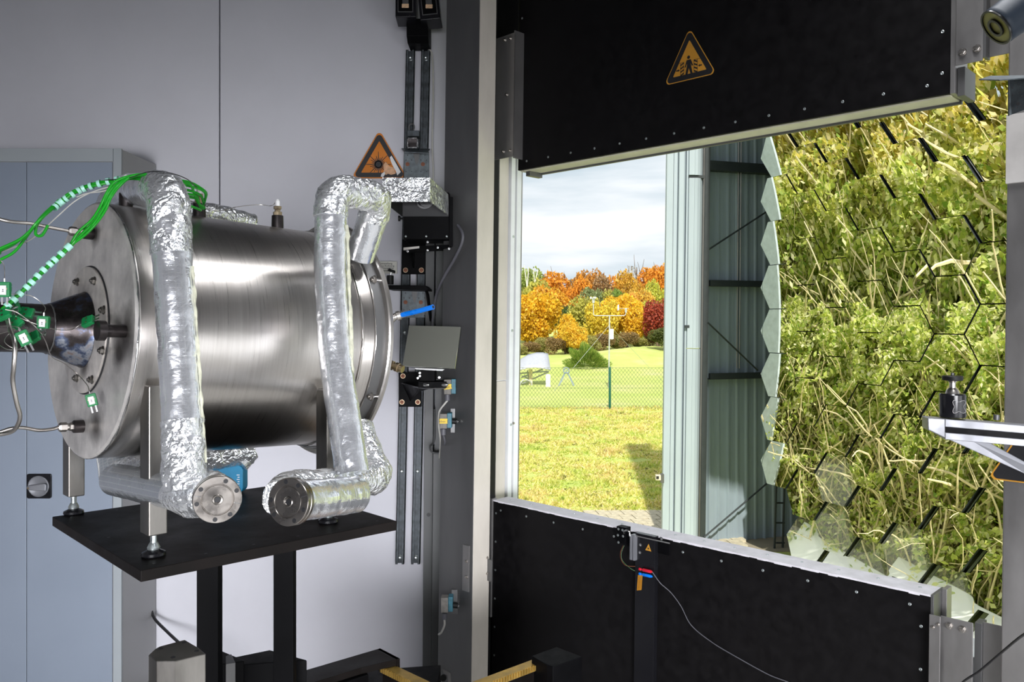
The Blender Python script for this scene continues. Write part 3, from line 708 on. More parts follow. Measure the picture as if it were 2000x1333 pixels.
g = G(); g.tube([C0-AX*.066+(VV*math.cos(a)+WW*math.sin(a))*.0440 for a in np.linspace(0, 2*math.pi, 60, endpoint=False)], .0012, 6, closed=True, jit=.001, jf=200).build('weld_seam', M['darksteel'], vs)
# small flanged stub at the right of the flange
a = onface(247, 648); 
G().cyl(a, a-AX*.036, .0105, 20).build('stub_pipe', M['darktube'], vs, 'short dark stub pipe')
G().cyl(a-AX*.034, a-AX*.046, .0165, 24).build('stub_flange', M['darktube'], vs)
# compression fittings on the end plate
def fitting(p, d, parent, dark=True, sc=1.0, port=None):
    p = Vector(p)
    G().lathe([(0, .0105*sc), (.003*sc, .0115*sc), (.018*sc, .0115*sc), (.020*sc, .0095*sc)], p, d, 20).build('weld_socket', M['darktube'], parent, 'dark weld-on socket')
    q = p+Vector(d).normalized()*.019*sc
    G().lathe([(0, .0075*sc), (.006*sc, .0075*sc)], q, d, 6, False).build('hex_body', M['stainless'], parent)
    G().lathe([(.007*sc, .0062*sc), (.011*sc, .0062*sc)], q, d, 16).build('collar', M['stainless'], parent)
    G().lathe([(.011*sc, .0085*sc), (.021*sc, .0085*sc), (.024*sc, .006*sc)], q, d, 6, False).build('hex_nut', M['stainless'], parent)
    return q+Vector(d).normalized()*.024*sc
fa = onface(184, 457); fe1 = fitting(fa, -AX, vs)
fb = onface(165, 833); fe2 = fitting(fb, -AX, vs)
tub = cat_rom([fe1-AX*.0, W(100, 445, fe1.y-.02), W(60, 437, fe1.y-.05), W(20, 433, fe1.y-.07), W(-10, 424, fe1.y-.08), W(-60, 395, fe1.y-.1), W(-500, 330, fe1.y-.1)], 8)
G().tube(tub, .0030, 12).build('steel_tube', M['stainless'], None, 'thin stainless tube leading left from the upper fitting of the end plate', 'tube')
Yb = fe2.y
tub = cat_rom([fe2, W(100, 839, Yb-.01), W(75, 841, Yb-.03), W(45, 836, Yb-.05), W(20, 838, Yb-.06), W(-10, 847, Yb-.07), W(-60, 852, Yb-.08), W(-500, 870, Yb-.1)], 8)
G().tube(tub, .0030, 12).build('steel_tube', M['stainless'], None, 'wavy stainless tube leading left from the lower fitting of the end plate', 'tube')
tub = cat_rom([W(12, 608, 1.20), W(19, 640, 1.19), W(29, 672, 1.18), W(27, 715, 1.18), W(25, 745, 1.19), W(32, 785, 1.2), W(39, 812, 1.21), W(34, 832, 1.22), W(20, 845, 1.23), W(-10, 850, 1.23), W(-60, 856, 1.23), W(-500, 900, 1.2)], 8)
G().tube(tub, .0032, 12).build('steel_tube', M['stainless'], None, 'bent stainless tube hanging in front of the dark inlet tube', 'tube')
# rear part: seams and big flange
G().lathe([(.435, R0), (.4365, R0+.0005), (.462, R0+.0055)], C0, AX, 128).build('rear_collar', M['shell'], vs)
G().tube([V(.437, R0+.001, 360*k/110) for k in range(110)], .0026, 8, closed=True, jit=.0015, jf=120).build('weld_seam', M['stainless'], vs, 'broad rear weld bead')
G().lathe([(.462, R0+.0055), (.463, R0+.010), (.478, R0+.013), (.484, R0+.013)], C0, AX, 128).build('rear_neck', M['darksteel'], vs)
G().tube([V(.464, R0+.008, 360*k/110) for k in range(110)], .0020, 8, closed=True, jit=.001, jf=120).build('weld_seam', M['stainless'], vs)
G().lathe([(.484, R0), (.484, .256), (.487, .2585), (.494, .2585), (.496, .255), (.496, 0)], C0, AX, 128).build('rear_flange', M['stainless'], vs, 'thin bright rear rim')
for ph in (150, 208, 232, 120): 
    p = V(.474, R0+.014, ph); inst('clamp_screw', nut_mesh(), vs, p, AX*-1, scale=.8)
    G().cyl(p-AX*.004, p+AX*.012, .0045, 10).build('clamp_pin', M['chrome'], vs)
# hose fittings on the rear rim
for (x, y, d, blue) in ((771, 622, (.9, .2, .30), True), (771, 713, (.75, -.3, -.25), False)):
    p = W(x-8, y, 1.70); d = Vector(d).normalized()
    G().lathe([(0, .010), (.006, .010), (.007, .0075), (.012, .0075), (.013, .010), (.020, .010), (.021, .008), (.030, .008), (.030, .004)], p, d, 12).build('hose_fitting', M['brass' if not blue else 'stainless'], vs, 'threaded hose fitting')
    if blue:
        q = p+d*.02; e = W(846, 600, 1.66)
        hz = thing('blue_hose', q, 'short cut blue hose sticking out of the rear rim fitting', 'hose')
        G().tube(fillet([q, q.lerp(e, .5)-Vector((0, 0, .001)), e], .02), .0052, 16).build('hose', M['blue'], hz)
        G().lathe([(.0, .0035), (.0004, .0035)], e, e-q, 14).build('bore', M['ink'], hz)
# top ports
def port(x, y, Y, lab, cap):
    p = W(x, y, Y)
    pt = p.copy()
    G().lathe([(-.01, .0125), (0, .0125), (.021, .0120), (.022, .009)], pt, (0, 0, 1), 20).build('port_socket', M['darktube'], vs, 'dark welded socket on top of the shell')
    G().lathe([(.022, .0095), (.029, .0095), (.030, .006), (.034, .006), (.035, .0085), (.041, .0085)], pt, (0, 0, 1), 6, False).build('port_nut', M[cap], vs)
    G().lathe([(.041, .005), (.052, .0052), (.056, .002)], pt, (0, 0, 1), 12).build('port_cap', M['label'], vs, 'pale ceramic cap')
    return pt+Vector((0, 0, .055))
def topY(s): return C0.y+AX.y*s
pA = port(246, 400, topY(.06), '', 'stainless'); pB = port(389, 419, topY(.21), '', 'brass'); pC = port(542, 441, topY(.352), '', 'brass')
wr = cat_rom([pC, W(530, 402, pC.y), W(505, 400, pC.y), W(465, 404, pC.y-.03), W(430, 412, pC.y-.06), W(400, 407, pC.y-.08), W(360, 385, pC.y-.13)], 8)
G().tube(wr, .0007, 6).build('sensor_wire', M['stainless'], None, 'thin bare sensor wire running along the vessel top to the right port', 'wire')

# legs
def leg(x, y, xt_y, w=.030, foot=True):
    Yf = -TZ*F/(y-HY); c = Vector(((x-1000)/F*Yf, Yf, TZ)); top = (HY-xt_y)/F*Yf
    zb = (HY-(y-44*1.365/Yf))/F*Yf
    hu = UT*w*.5; hv = VT*w*.5*1.35
    g = G(); g.obox(Vector((c.x, c.y, zb))-hu-hv, UT*w, VT*w*1.35, (0, 0, top-zb)); L = g.build('leg', M['legsteel'], vs, bevel=.002)
    G().lathe([(0, .0055), (zb-TZ-.002+.02, .0055)], c+Vector((0, 0, .006)), (0, 0, 1), 16).build('levelling_bolt', M['zinc'], L)
    g = G(); g.lathe([(.0, .018), (.002, .0195), (.006, .0185), (.009, .0125), (.011, .0085)], c, (0, 0, 1), 32); g.build('rubber_foot', M['gloss'], L)
    G().lathe([(.011, .0095), (.014, .0105), (.018, .0085), (.022, .0065)], c, (0, 0, 1), 20).build('ball_joint', M['zinc'], L)
leg(300, 1086, 752); leg(144, 1004, 850); leg(641, 1021, 760); leg(457, 960, 830)

# ---- foil pipes
PR = .0292
def pipe(name, pts, r, m, lab, jit=.0016, fil=.035, seam=None):
    path = fillet(pts, fil, .005)
    o = G().tube(path, r, 44, jit=jit, jf=26).build(name, m, vs, lab)
    return o, path
A0, A1, A2 = W(327, 372, 1.30), W(362, 958, 1.24), W(254, 370, 1.60)
# pipe A with swelling
pathA = fillet([A2, A0, W(338, 520, 1.29), W(352, 760, 1.27), A1], .038, .004)
pA_ = G().tube(pathA, PR*1.03, 52, jit=.0014, jf=30).build('foil_pipe', M['foil'], vs, 'left upright foil wrapped pipe')
k = min(range(len(pathA)), key=lambda i: (pathA[i]-A0).length)
G().tube(pathA[max(0, k-16):k+22], PR*1.075, 52, jit=.0035, jf=40).build('foil_elbow', M['foilc'], pA_, 'crumpled foil over the elbow')
G().tube([p for p in pathA if p.z < -.150], PR*1.10, 52, jit=.0035, jf=38).build('foil_wrap', M['foilc'], pA_, 'crumpled foil at the lower end')
back = fillet([A2, A2+VV*.10+Vector((0, 0, -.01)), A2+VV*.14+Vector((0, 0, -.12)), A2+VV*.14+Vector((0, 0, -.40)), W(225, 937, 1.62)], .04, .008)
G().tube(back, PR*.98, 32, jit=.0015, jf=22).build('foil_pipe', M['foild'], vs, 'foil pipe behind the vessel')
# lower crossing pipe to flange
f1 = W(425, 977, 1.215); f0 = W(228, 938, 1.50)
pl = fillet([f0+ (f0-f1).normalized()*.005, f1.lerp(f0, .22)], .03, .005)
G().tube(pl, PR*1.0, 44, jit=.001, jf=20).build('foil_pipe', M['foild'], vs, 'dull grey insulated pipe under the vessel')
fd = (Vector((.44, -.90, -.02))).normalized()
el = fillet([A1+Vector((0, 0, .03)), f1-fd*.095+Vector((0, 0, .004)), f1-fd*.008], .03, .004)
G().tube([f1.lerp(f0, .33), f1.lerp(f0, .2), f1-fd*.05, f1-fd*.02, f1-fd*.006], [PR*1.12, PR*1.2, PR*1.12, PR*1.08, PR*1.02], 48, jit=.004, jf=38).build('foil_wrap', M['foilc'], vs, 'crumpled foil elbow behind the left flange')
# short foil pieces under / behind the vessel
G().tube(fillet([W(232, 915, 1.60), W(300, 903, 1.55), W(360, 893, 1.5)], .02, .006), .019, 28, jit=.003, jf=40).build('foil_pipe', M['foilc'], vs)
G().tube(fillet([W(395, 893, 1.80), W(490, 878, 1.86)], .02, .006), .033, 32, jit=.003, jf=40).build('foil_pipe', M['foilc'], vs, 'dark crumpled pipe below the shell')
G().tube(fillet([W(488, 880, 1.86), W(465, 905, 1.84)], .02, .006), .024, 32, jit=.003, jf=40).build('foil_pipe', M['foilc'], vs)
G().tube(fillet([W(350, 412, 1.93), W(425, 420, 1.99), W(492, 438, 2.06)], .03, .006), .026, 36, jit=.0025, jf=34).build('foil_pipe', M['foilc'], vs, 'foil pipe lying behind the top of the shell')
# pipe B
B0, Bb = W(647, 372, 1.50), W(688, 925, 1.42)
B2 = W(742, 384, 1.60); B3 = W(703, 500, 1.665)
pathB = fillet([Bb, W(655, 700, 1.47), W(645, 520, 1.49), B0, B2, B3], .036, .004)
pB_ = G().tube(pathB, PR, 52, jit=.0011, jf=30).build('foil_pipe', M['foil'], vs, 'right upright foil wrapped pipe')
k = min(range(len(pathB)), key=lambda i: (pathB[i]-B0).length)
G().tube(pathB[k-8:k+18], PR*1.06, 52, jit=.0032, jf=40).build('foil_elbow', M['foilc'], pB_, 'crumpled foil over the elbow')
kk = min(range(len(pathB)), key=lambda i: (pathB[i]-B2).length)
G().tube(pathB[kk-10:kk+9], PR*1.05, 52, jit=.0034, jf=40).build('foil_elbow', M['foilc'], pB_)
# ragged felt edge strips
def felt(parent, pa, pb, off, n=40, w=.004):
    g = G(); pts = [pa.lerp(pb, i/n)+off for i in range(n+1)]
    g.tube(pts, w, 7, jit=w*.9, jf=110).build('insulation_edge', M['foilfelt'], parent, 'pale ragged insulation edge')
felt(pA_, W(372, 520, 1.285), W(397, 905, 1.25), Vector((.002, .004, 0)), w=.0022)
felt(pB_, W(676, 440, 1.49), W(692, 880, 1.44), Vector((.001, .004, 0)), w=.0030)
# lower right group
Cb1, Cb0 = W(742, 935, 1.52), W(565, 952, 1.35)
q = fillet([W(700, 838, 1.60), W(720, 890, 1.56), Cb1, W(660, 948, 1.43), Cb0, W(548, 975, 1.27)], .035, .004)
G().tube(q, PR*.98, 48, jit=.0030, jf=34).build('foil_pipe', M['foilc'], vs, 'crumpled foil pipe bending below the rear rim')
f2 = W(562, 981, 1.20); g2 = W(693, 966, 1.375)
G().tube([f2.lerp(g2, t) for t in np.linspace(.09, 1, 50)], PR*1.04, 52, jit=.0014, jf=24).build('foil_pipe', M['foil'], vs, 'short foil pipe behind the lower right flange')
# CF flanges
def cf(c, d, lab, rot):
    d = Vector(d).normalized(); c = Vector(c)
    gg = G(); gg.sharp = 12
    fo = gg.lathe([(-.016, .0345), (-.0155, .0350), (-.0095, .0350), (-.009, .0343), (-.0080, .0343), (-.0075, .0350), (-.001, .0350), (0, .0342), (0, .0238), (-.0012, .0230), (-.0012, .0222), (-.0004, .0215), (-.0004, .0080), (.0002, .0070), (-.0004, .0050), (-.0016, .0042)], c, d, 72).build('pipe_flange', M['flange'], vs, lab)
    N = (Vector((0, 0, 1))-d*d.z).normalized(); B = d.cross(N)
    G().lathe([(-.0016, 0), (-.0012, .0043)], c, d, 16).build('centre_bore', M['ink'], fo)
    ho = shared('flange_hole', lambda g: g.lathe([(0, .0034), (.0003, .0034), (.0003, .0031)], (0, 0, 0), (0, 0, 1), 18), M['ink'])
    for k in range(6):
        a = math.radians(rot+k*60+ (8 if k % 2 else -8)); p = c+(N*math.cos(a)+B*math.sin(a))*.0293
        inst('bolt_hole', ho, fo, p, d)
    for k in (0, 1):
        a = math.radians(rot+90+180*k); p = c+(N*math.cos(a)+B*math.sin(a))*.0290; r_ = (p-c).normalized(); t = d.cross(r_)
        G().cbox(p+d*.0002, r_*.010, t*.0010, d*.0006).build('leak_groove', M['chrome'], fo)
cf(f1, fd, 'machined flange facing the room below the left foil pipe', -15)
cf(f2, (f2-g2), 'machined flange of the short right pipe seen from the side', 20)
felt(pB_, W(740, 900, 1.55), W(757, 945, 1.52), Vector((.0, 0, 0)), 14, .0032)

# ---- green cables
def jitter(pts, a): return [Vector(p)+Vector((random.uniform(-a, a), random.uniform(-a, a), random.uniform(-a, a))) for p in pts]
cbl = thing('cable_bundle', W(150, 372, 1.38), 'green thermocouple cable bundle with teal tape arching left over the cabinet front', 'cable bundle')
base = [W(300, 352, 1.36), W(262, 347, 1.36), W(225, 352, 1.37), W(190, 360, 1.37), W(160, 370, 1.37), W(135, 384, 1.36), W(118, 396, 1.36), (W(104, 408, 1.35))]
sp = cat_rom(base, 8)
tails = [[(80, 425), (60, 450), (30, 475), (0, 490), (-40, 512)], [(78, 428), (52, 462), (28, 492), (0, 508), (-40, 530)], [(84, 424), (72, 440), (70, 458), (82, 460), (94, 440)], [(75, 432), (55, 455), (35, 470), (0, 486), (-40, 505)]]
for i in range(4):
    pts = jitter(base, .0028)+[W(x, y, 1.34-.01*i) for x, y in tails[i]]+([W(-400, 640+12*i, 1.3)] if i != 2 else [])
    G().tube(cat_rom(pts, 8), .0023, 8).build('strand', M['green'], cbl)
for f in np.linspace(.28, .99, 11):
    i = int(f*(len(sp)-2)); d = (sp[i+1]-sp[i]).normalized()
    G().tube([sp[i]-d*.0028, sp[i]+d*.0028], .0060, 14, caps=False).build('tape_wrap', M['tape'], cbl)
cb2 = thing('cable_bundle', W(120, 500, 1.25), 'green thermocouple cable bundle with teal tape crossing the end plate', 'cable bundle')
b1 = [W(330, 352, 1.33), W(290, 342, 1.33), W(255, 345, 1.33), W(228, 362, 1.32), W(212, 385, 1.32), W(200, 408, 1.31), W(185, 432, 1.30), W(160, 456, 1.28)]
b2 = [W(135, 482, 1.26), W(110, 505, 1.25), W(85, 528, 1.24), W(62, 552, 1.23), W(36, 577, 1.22), W(12, 600, 1.21), W(-20, 628, 1.20), W(-50, 655, 1.2), W(-300, 840, 1.15)]
for i in range(5):
    off = Vector((.0022*(i-2), .002*(i % 2), -.0012*(i-2)))
    G().tube(cat_rom([p+off*(1 if k > 2 else .5) for k, p in enumerate(jitter(b1, .0015))]+jitter(b2, .0018), 8), .0022, 8).build('strand', M['green'], cb2)
sp = cat_rom(b2[:-1], 8)
for f in np.linspace(-.04, .92, 15):
    i = max(0, int(f*(len(sp)-2))); d = (sp[i+1]-sp[i]).normalized()
    G().tube([sp[i]-d*.0033, sp[i]+d*.0033], .0056, 14, caps=False).build('tape_wrap', M['tape'], cb2)
cb3 = thing('cable_bundle', W(395, 400, 1.5), 'loops of green cable above the dark top port beside the left foil pipe', 'cable bundle')
lp = [[(350, 352), (375, 358), (398, 372), (403, 380), (398, 395), (396, 405)], [(350, 360), (380, 366), (400, 376), (400, 392), (394, 404)], [(352, 368), (375, 374), (392, 382), (397, 394)], [(355, 378), (372, 380), (385, 384), (390, 402), (397, 408)], [(352, 384), (366, 385), (380, 387), (388, 392)], [(355, 398), (372, 403), (386, 408), (392, 411)], [(352, 356), (372, 362), (380, 380), (388, 398), (399, 406)]]
for i, q in enumerate(lp):
    G().tube(cat_rom([W(x, y, 1.42+.035*k-.005*i) for k, (x, y) in enumerate(q)], 8), .0024, 8).build('strand', M['green'], cb3)
wr = cat_rom([W(205, 352, 1.36), W(250, 348, 1.33), W(290, 336, 1.28), W(330, 338, 1.27), W(365, 350, 1.32), W(385, 368, 1.4)], 8)
G().tube(wr, .0008, 6).build('black_wire', M['blackcable'], None, 'thin black wire passing over the top of the left foil elbow', 'wire')
for i, q in enumerate([[(225, 362), (190, 372), (165, 382), (140, 398), (110, 425), (60, 468), (0, 494)], [(225, 366), (200, 374), (170, 378), (150, 385)]]):
    G().tube(cat_rom([W(x, y, 1.345) for x, y in q], 8), .0010, 6).build('sleeved_wire', M['whitecable'], None, ('long' if i == 0 else 'short')+' white wire beneath the arching green cable bundle', 'wire')

# thermocouple plugs
def plug(c, r, u, lab, label_side=False, Ls=.020, Wd=.016, T_=.0075, wire=None):
    c = Vector(c); r = Vector(r).normalized(); u = Vector(u); u = (u-r*u.dot(r)).normalized(); n = r.cross(u)
    t = thing('thermocouple_plug', c, lab, 'plug')
    G().cbox(c, r*Ls, u*Wd, n*T_).build('housing', M['darkgreen'], t, bevel=.0012)
    for k in range(5): G().cbox(c-r*(Ls*.36-k*Ls*.11), r*.0011, u*(Wd+.0007), n*(T_+.0007)).build('rib', M['darkgreen'], t)
    for s_ in (-1, 1): G().cbox(c+r*(Ls*.5+.005)+u*s_*Wd*.22, r*.012, u*.0026, n*.0008).build('pin', M['chrome'], t)
    for s_ in (-1, 1):
        for s2_ in (-1, 1): G().cyl(c+n*s2_*(T_*.5)+u*s_*Wd*.25-r*.001, c+n*s2_*(T_*.5+.0006)+u*s_*Wd*.25-r*.001, .0017, 10).build('screw', M['brass'], t)
    if label_side:
        sg_ = 1 if n.y < 0 else -1
        G().cbox(c+n*sg_*(T_*.5+.0010)+r*.001, r*Ls*.62, u*Wd*.55, n*.0004).build('number_label', M['label'], t)
        G().cbox(c+n*sg_*(T_*.5+.0013)+r*.0005, r*Ls*.10, u*Wd*.07, n*.0002).build('number_print', M['ink'], t)
        G().cbox(c+n*sg_*(T_*.5+.0013)+r*.003, r*Ls*.04, u*Wd*.14, n*.0002).build('number_print', M['ink'], t)
    G().cyl(c-r*Ls*.5, c-r*(Ls*.5+.005), .0014, 8).build('crimp', M['chrome'], t)
    return c-r*(Ls*.5+.005)
e = []
e.append(plug(W(9, 566, 1.19), (0, 0, -1), (1, .1, 0), 'labelled green plug hanging at the left edge above the inlet tube', True, .022))
e.append(plug(W(27, 599, 1.235), (.3, .2, -1), (1, -.3, .2), 'green plug half hidden behind the taped cable bundle'))
e.append(plug(W(52, 612, 1.24), (1, .1, -.1), (0, .55, 1), 'green plug lying flat on the inlet tube, pins to the right'))
e.append(plug(W(85, 630, 1.23), (-.05, 0, -1), (1, .1, .1), 'labelled green plug upright in the middle of the inlet tube', True, .019))
e.append(plug(W(30, 630, 1.21), (.8, -.1, -.5), (.3, .6, 1), 'dark green plug below the taped bundle'))
e.append(plug(W(8, 614, 1.19), (.9, .1, .4), (-.3, .7, 1), 'green plug at the left edge pointing up right'))
e.append(plug(W(47, 661, 1.19), (.42, 0, -.8), (1, .4, .3), 'green ribbed plug pointing down, left of its twin', True, .022))
e.append(plug(W(64, 660, 1.22), (.8, .1, .45), (-.3, .6, 1), 'green plug behind the ribbed one pointing up right'))
e.append(plug(W(172, 628, 1.33), (1, -.1, .42), (-.3, .8, 1), 'green plug resting on the heat tinted cone'))
e.append(plug(W(179, 782, 1.38), (.30, -.05, -1), (1, .4, .2), 'green plug hanging in front of the lower end plate', True, .021))
def wire(pts, lab, r=.0006): G().tube(cat_rom(pts, 7), r, 6).build('thermocouple_wire', M['stainless'], None, lab, 'wire')
wire([e[0], W(9, 530, 1.19), W(6, 515, 1.18), W(-8, 500, 1.18)], 'thin wire rising from the labelled plug at the left edge')
wire([e[3], W(88, 600, 1.24), W(70, 583, 1.24), W(50, 576, 1.23), W(15, 575, 1.2), W(-20, 577, 1.2)], 'thin wire arching over the inlet tube to the upright plug')
wire([e[8], W(140, 644, 1.32), W(120, 645, 1.28), W(95, 641, 1.24), W(60, 630, 1.22), W(30, 618, 1.21)], 'thin wire sagging from the plug on the cone')
wire([e[9], W(170, 752, 1.39), W(150, 730, 1.4), W(125, 710, 1.36), W(101, 697, 1.32), W(88, 665, 1.25), W(70, 640, 1.2), W(35, 612, 1.19), W(10, 605, 1.18)], 'thin wire crossing the dark tube down to the hanging plug', .0008)
wire([e[6], W(36, 640, 1.18), W(20, 637, 1.18), W(-10, 638, 1.18)], 'short pale wire into the ribbed plug')
wire([e[7], W(48, 682, 1.2), W(25, 680, 1.19), W(9, 668, 1.19), W(15, 655, 1.2), W(28, 645, 1.2), W(-10, 655, 1.2)], 'looped wire below the pair of green plugs')
wire([W(-10, 668, 1.2), W(12, 682, 1.19), W(35, 683, 1.19), W(45, 676, 1.19)], 'thin wire curving along the bottom of the inlet tube')
wire([e[2], W(28, 608, 1.22), W(10, 600, 1.2)], 'short wire into the flat lying plug')

# blue moulded box behind the rear leg
bx = thing('blue_case', W(450, 957, 1.86), 'blue moulded plastic case on the table behind the rear vessel leg', 'case')
c = W(450, 957, 1.86)
w_, h_, d_ = 60/F*1.86, 56/F*1.86, .035
def rrect(x0, x1, z0, z1, r, y, n=6):
    out = []
    for (cx, cz, a0) in ((x1-r, z1-r, 0), (x0+r, z1-r, 90), (x0+r, z0+r, 180), (x1-r, z0+r, 270)):
        for k in range(n+1):
            a = math.radians(a0+90*k/n); out.append((cx+r*math.cos(a), y, cz+r*math.sin(a)))
    return out
zc = TZ
G().prism(rrect(c.x-w_*.47, c.x+w_*.50, zc+.002, zc+.002+h_, .014, 1.84), (0, d_, 0)).build('housing', M['bluebox'], bx, bevel=.002)
for k in range(4): G().abox(c.x-w_*.28, c.x+w_*.0-.004*k, 1.836, 1.841, zc+.026+k*.006, zc+.0275+k*.006).build('moulded_line', mat('deep_blue_relief', (0, .12, .25), .5), bx)
for k in range(7): G().abox(c.x+w_*.31+(k % 2)*.002, c.x+w_*.40, 1.838, 1.8405, zc+.014+k*.005, zc+.0155+k*.005).build('print_line', M['label'], bx)
G().lathe([(0, .004), (.006, .004)], (c.x+w_*.2, 1.83, zc+.022), (0, -1, 0), 12).build('brass_stud', M['brass'], bx)

# ---- positioner below the table
mb = thing('motor_housing', W(345, 1333, 1.17), 'brushed grey motor housing with chamfered corners at the bottom left', 'motor')
zt = (HY-1290)/F*1.13
def gp(x, y, z=None):
    z = zt if z is None else z; Y = z*F/(HY-y); return Vector(((x-1000)/F*Y, Y, z))
pl = [gp(290, 1280), gp(305, 1292), gp(343, 1292), gp(402, 1278), gp(388, 1266), gp(361, 1250), gp(312, 1263), gp(303, 1268)]
G().prism(pl, (0, 0, FZ+.3-zt)).build('housing', M['legsteel'], mb, bevel=.0012)
for (x, y) in ((314, 1268), (338, 1285), (360, 1256), (384, 1273)): inst('screw_hole', hol, mb, gp(x, y)+Vector((0, 0, .0003)), (0, 0, 1), scale=1.2)
G().abox(mb.location.x-.08, mb.location.x+.02, 1.12, 1.30, FZ, FZ+.3).build('pedestal', M['blackmetal'], mb)
UL2 = Vector((.72, .69, 0)); VL2 = Vector((-.69, .72, 0))
def beam(name, p0, p1, wdt, top, bot, m, lab, cat, wdir=None, bev=.002):
    p0, p1 = Vector(p0), Vector(p1); d = (p1-p0).normalized(); w_ = wdir if wdir is not None else Vector((-d.y, d.x, 0))
    t = thing(name, (p0.x, p0.y, bot), lab, cat)
    g = G(); g.hexa([Vector((q.x, q.y, bot)) for q in (p0, p1, p1+w_*wdt, p0+w_*wdt)]+[Vector((q.x, q.y, top)) for q in (p0, p1, p1+w_*wdt, p0+w_*wdt)])
    g.build('body', m, t, bevel=bev); return t
# black base frame between the two posts
z = -.70
def gz(x, y, z): Y = z*F/(HY-y); return Vector(((x-1000)/F*Y, Y, z))
bf = thing('slide_carriage', gz(500, 1300, z), 'black slide carriage between the two table posts', 'carriage')
g = G(); P_ = [gz(560, 1322, z), gz(590, 1300, z), gz(526, 1268, z), gz(470, 1287, z), gz(420, 1268, z), gz(380, 1292, z)]
G().prism([gz(440, 1302, z), gz(600, 1290, z), gz(527, 1270, z), gz(430, 1290, z)], (0, 0, -.25)).build('carriage_top', M['blackmetal'], bf, bevel=.002)
G().prism([gz(436, 1298, z+.01), gz(477, 1292, z+.01), gz(477, 1290, z+.01), gz(400, 1258, z+.01), gz(380, 1270, z+.01)], (0, 0, -.25)).build('side_bracket', M['blackmetal'], bf, bevel=.002)
G().prism([gz(441, 1298, z+.02), gz(460, 1295, z+.02), gz(452, 1278, z+.02), gz(441, 1282, z+.02)], (0, 0, -.05)).build('limit_stop', M['darksteel'], bf, bevel=.001)
G().abox(bf.location.x-.12, bf.location.x+.1, 1.45, 1.7, FZ, -.9).build('carriage_base', M['blackmetal'], bf)
# long dark beam and gold racks
z = -.93
b5 = thing('slide_rail', gz(640, 1310, z), 'long black slide beam ending under the left golden rack', 'rail')
q = [gz(560, 1325, z), gz(705, 1284, z), gz(781, 1284, z), gz(742, 1267, z), gz(560, 1318, z)]
q = [gz(545, 1325, z), gz(560, 1350, z), gz(705, 1305, z), gz(781, 1287, z), gz(742, 1267, z)]
G().prism(q, (0, 0, -.018)).build('beam_top', M['darkplate'], b5, bevel=.001)
G().prism([gz(781, 1287, z), gz(742, 1267, z), gz(738, 1269, z), gz(775, 1289, z)], (0, 0, -.06)).build('beam_end', M['darkplate'], b5)
G().prism([gz(590, 1362, z-.02), gz(720, 1318, z-.02), gz(700, 1296, z-.02), gz(590, 1330, z-.02)], (0, 0, -.08)).build('motor_block', M['blackmetal'], b5, bevel=.002)
G().obox(gz(640, 1350, z-.1), (.30, .05, 0), (0, .12, 0), (0, 0, -(1.5-.93-.1))).build('support_block', M['blackmetal'], b5)
def rack(p0, p1, wd, lab, tip_rng):
    p0, p1 = Vector(p0), Vector(p1); d = (p1-p0).normalized(); w_ = Vector((d.y, -d.x, 0))
    if w_.y > 0: w_ = -w_
    t = thing('toothed_rack', p0, lab, 'rack')
    G().obox(p0, p1-p0, w_*-wd, (0, 0, -.018)).build('bar', M['gold'], t, bevel=.001)
    g = G(); n = int((p1-p0).length/.0095)
    for i in range(n): g.obox(p0+d*(i*.0095)+w_*.0, d*.0050, w_*.0048, (0, 0, -.014))
    g.build('teeth', M['gold'], t, kind='stuff')
    G().obox(p0-Vector((0, 0, .019))-w_*.004, p1-p0, w_*-wd*1.1, (0, 0, -.03)).build('rack_bed', M['darkplate'], t)
    g = G(); g.obox(p0-Vector((0, 0, .05)), p1-p0, w_*-wd, (0, 0, -(1.45+p0.z*1.0)+.0)); g.build('rail_web', mat('rusty_brown_steel', (.10, .045, .025), .6), t)
r0 = gz(745, 1303, -.95); r1 = gz(900, 1378, -.95)
rack(r0, r1, .032, 'golden toothed rack descending to the right from the black beam', None)
r0 = gz(880, 1362, -.95); r1 = gz(1068, 1291, -.95)
rack(r0, r1, .032, 'golden toothed rack rising right to the black end block', None)
eb = thing('end_block', gz(1085, 1280, -.93), 'black square end block at the tip of the right golden rack', 'block')
G().prism([gz(1068, 1299, -.93), gz(1080, 1303, -.93), gz(1137, 1283, -.93), gz(1087, 1264, -.93), gz(1038, 1282, -.93)], (0, 0, -.11)).build('housing', M['blackmetal'], eb, bevel=.002)
G().abox(eb.location.x-.05, eb.location.x+.05, 2.3, 2.42, FZ, -1.02).build('pedestal', M['blackmetal'], eb)
G().lathe([(0, .030), (.003, .030), (.003, .022), (.001, .020)], gz(1108, 1330, -1.0), (.45, -.89, 0), 28).build('bearing_ring', M['darkplate'], eb)
# ============================================================ CABINET
cY = 3.13
cab = thing('steel_cabinet', (-1.9, cY+.15, FZ), 'grey blue two door steel cabinet standing against the white wall at left', 'cabinet')
X = lambda x, Y=cY: (x-1000)/F*Y
ztop = (HY-290)/F*cY
xl, xr = -2.25, X(237)
G().abox(xl, xr, cY+.004, WY-.005, FZ+.02, ztop-.002).build('carcass', M['cabside'], cab, bevel=.003)
zr = (HY-317)/F*cY
G().abox(xl, X(220.5), cY, cY+.01, zr+.003, ztop).build('top_rail', M['cabframe'], cab, bevel=.001)
G().abox(X(221.5), xr, cY-.001, cY+.01, FZ+.02, ztop).build('side_stile', M['cabframe'], cab, bevel=.001)
d1 = G().abox(X(53), X(219.5), cY-.002, cY+.012, FZ+.05, zr).build('door', M['cab'], cab, bevel=.0015)
d2 = G().abox(xl+.02, X(51.5), cY-.001, cY+.012, FZ+.05, zr).build('door', M['cab'], cab, bevel=.0015)
kc = W(77, 950, cY-.004)
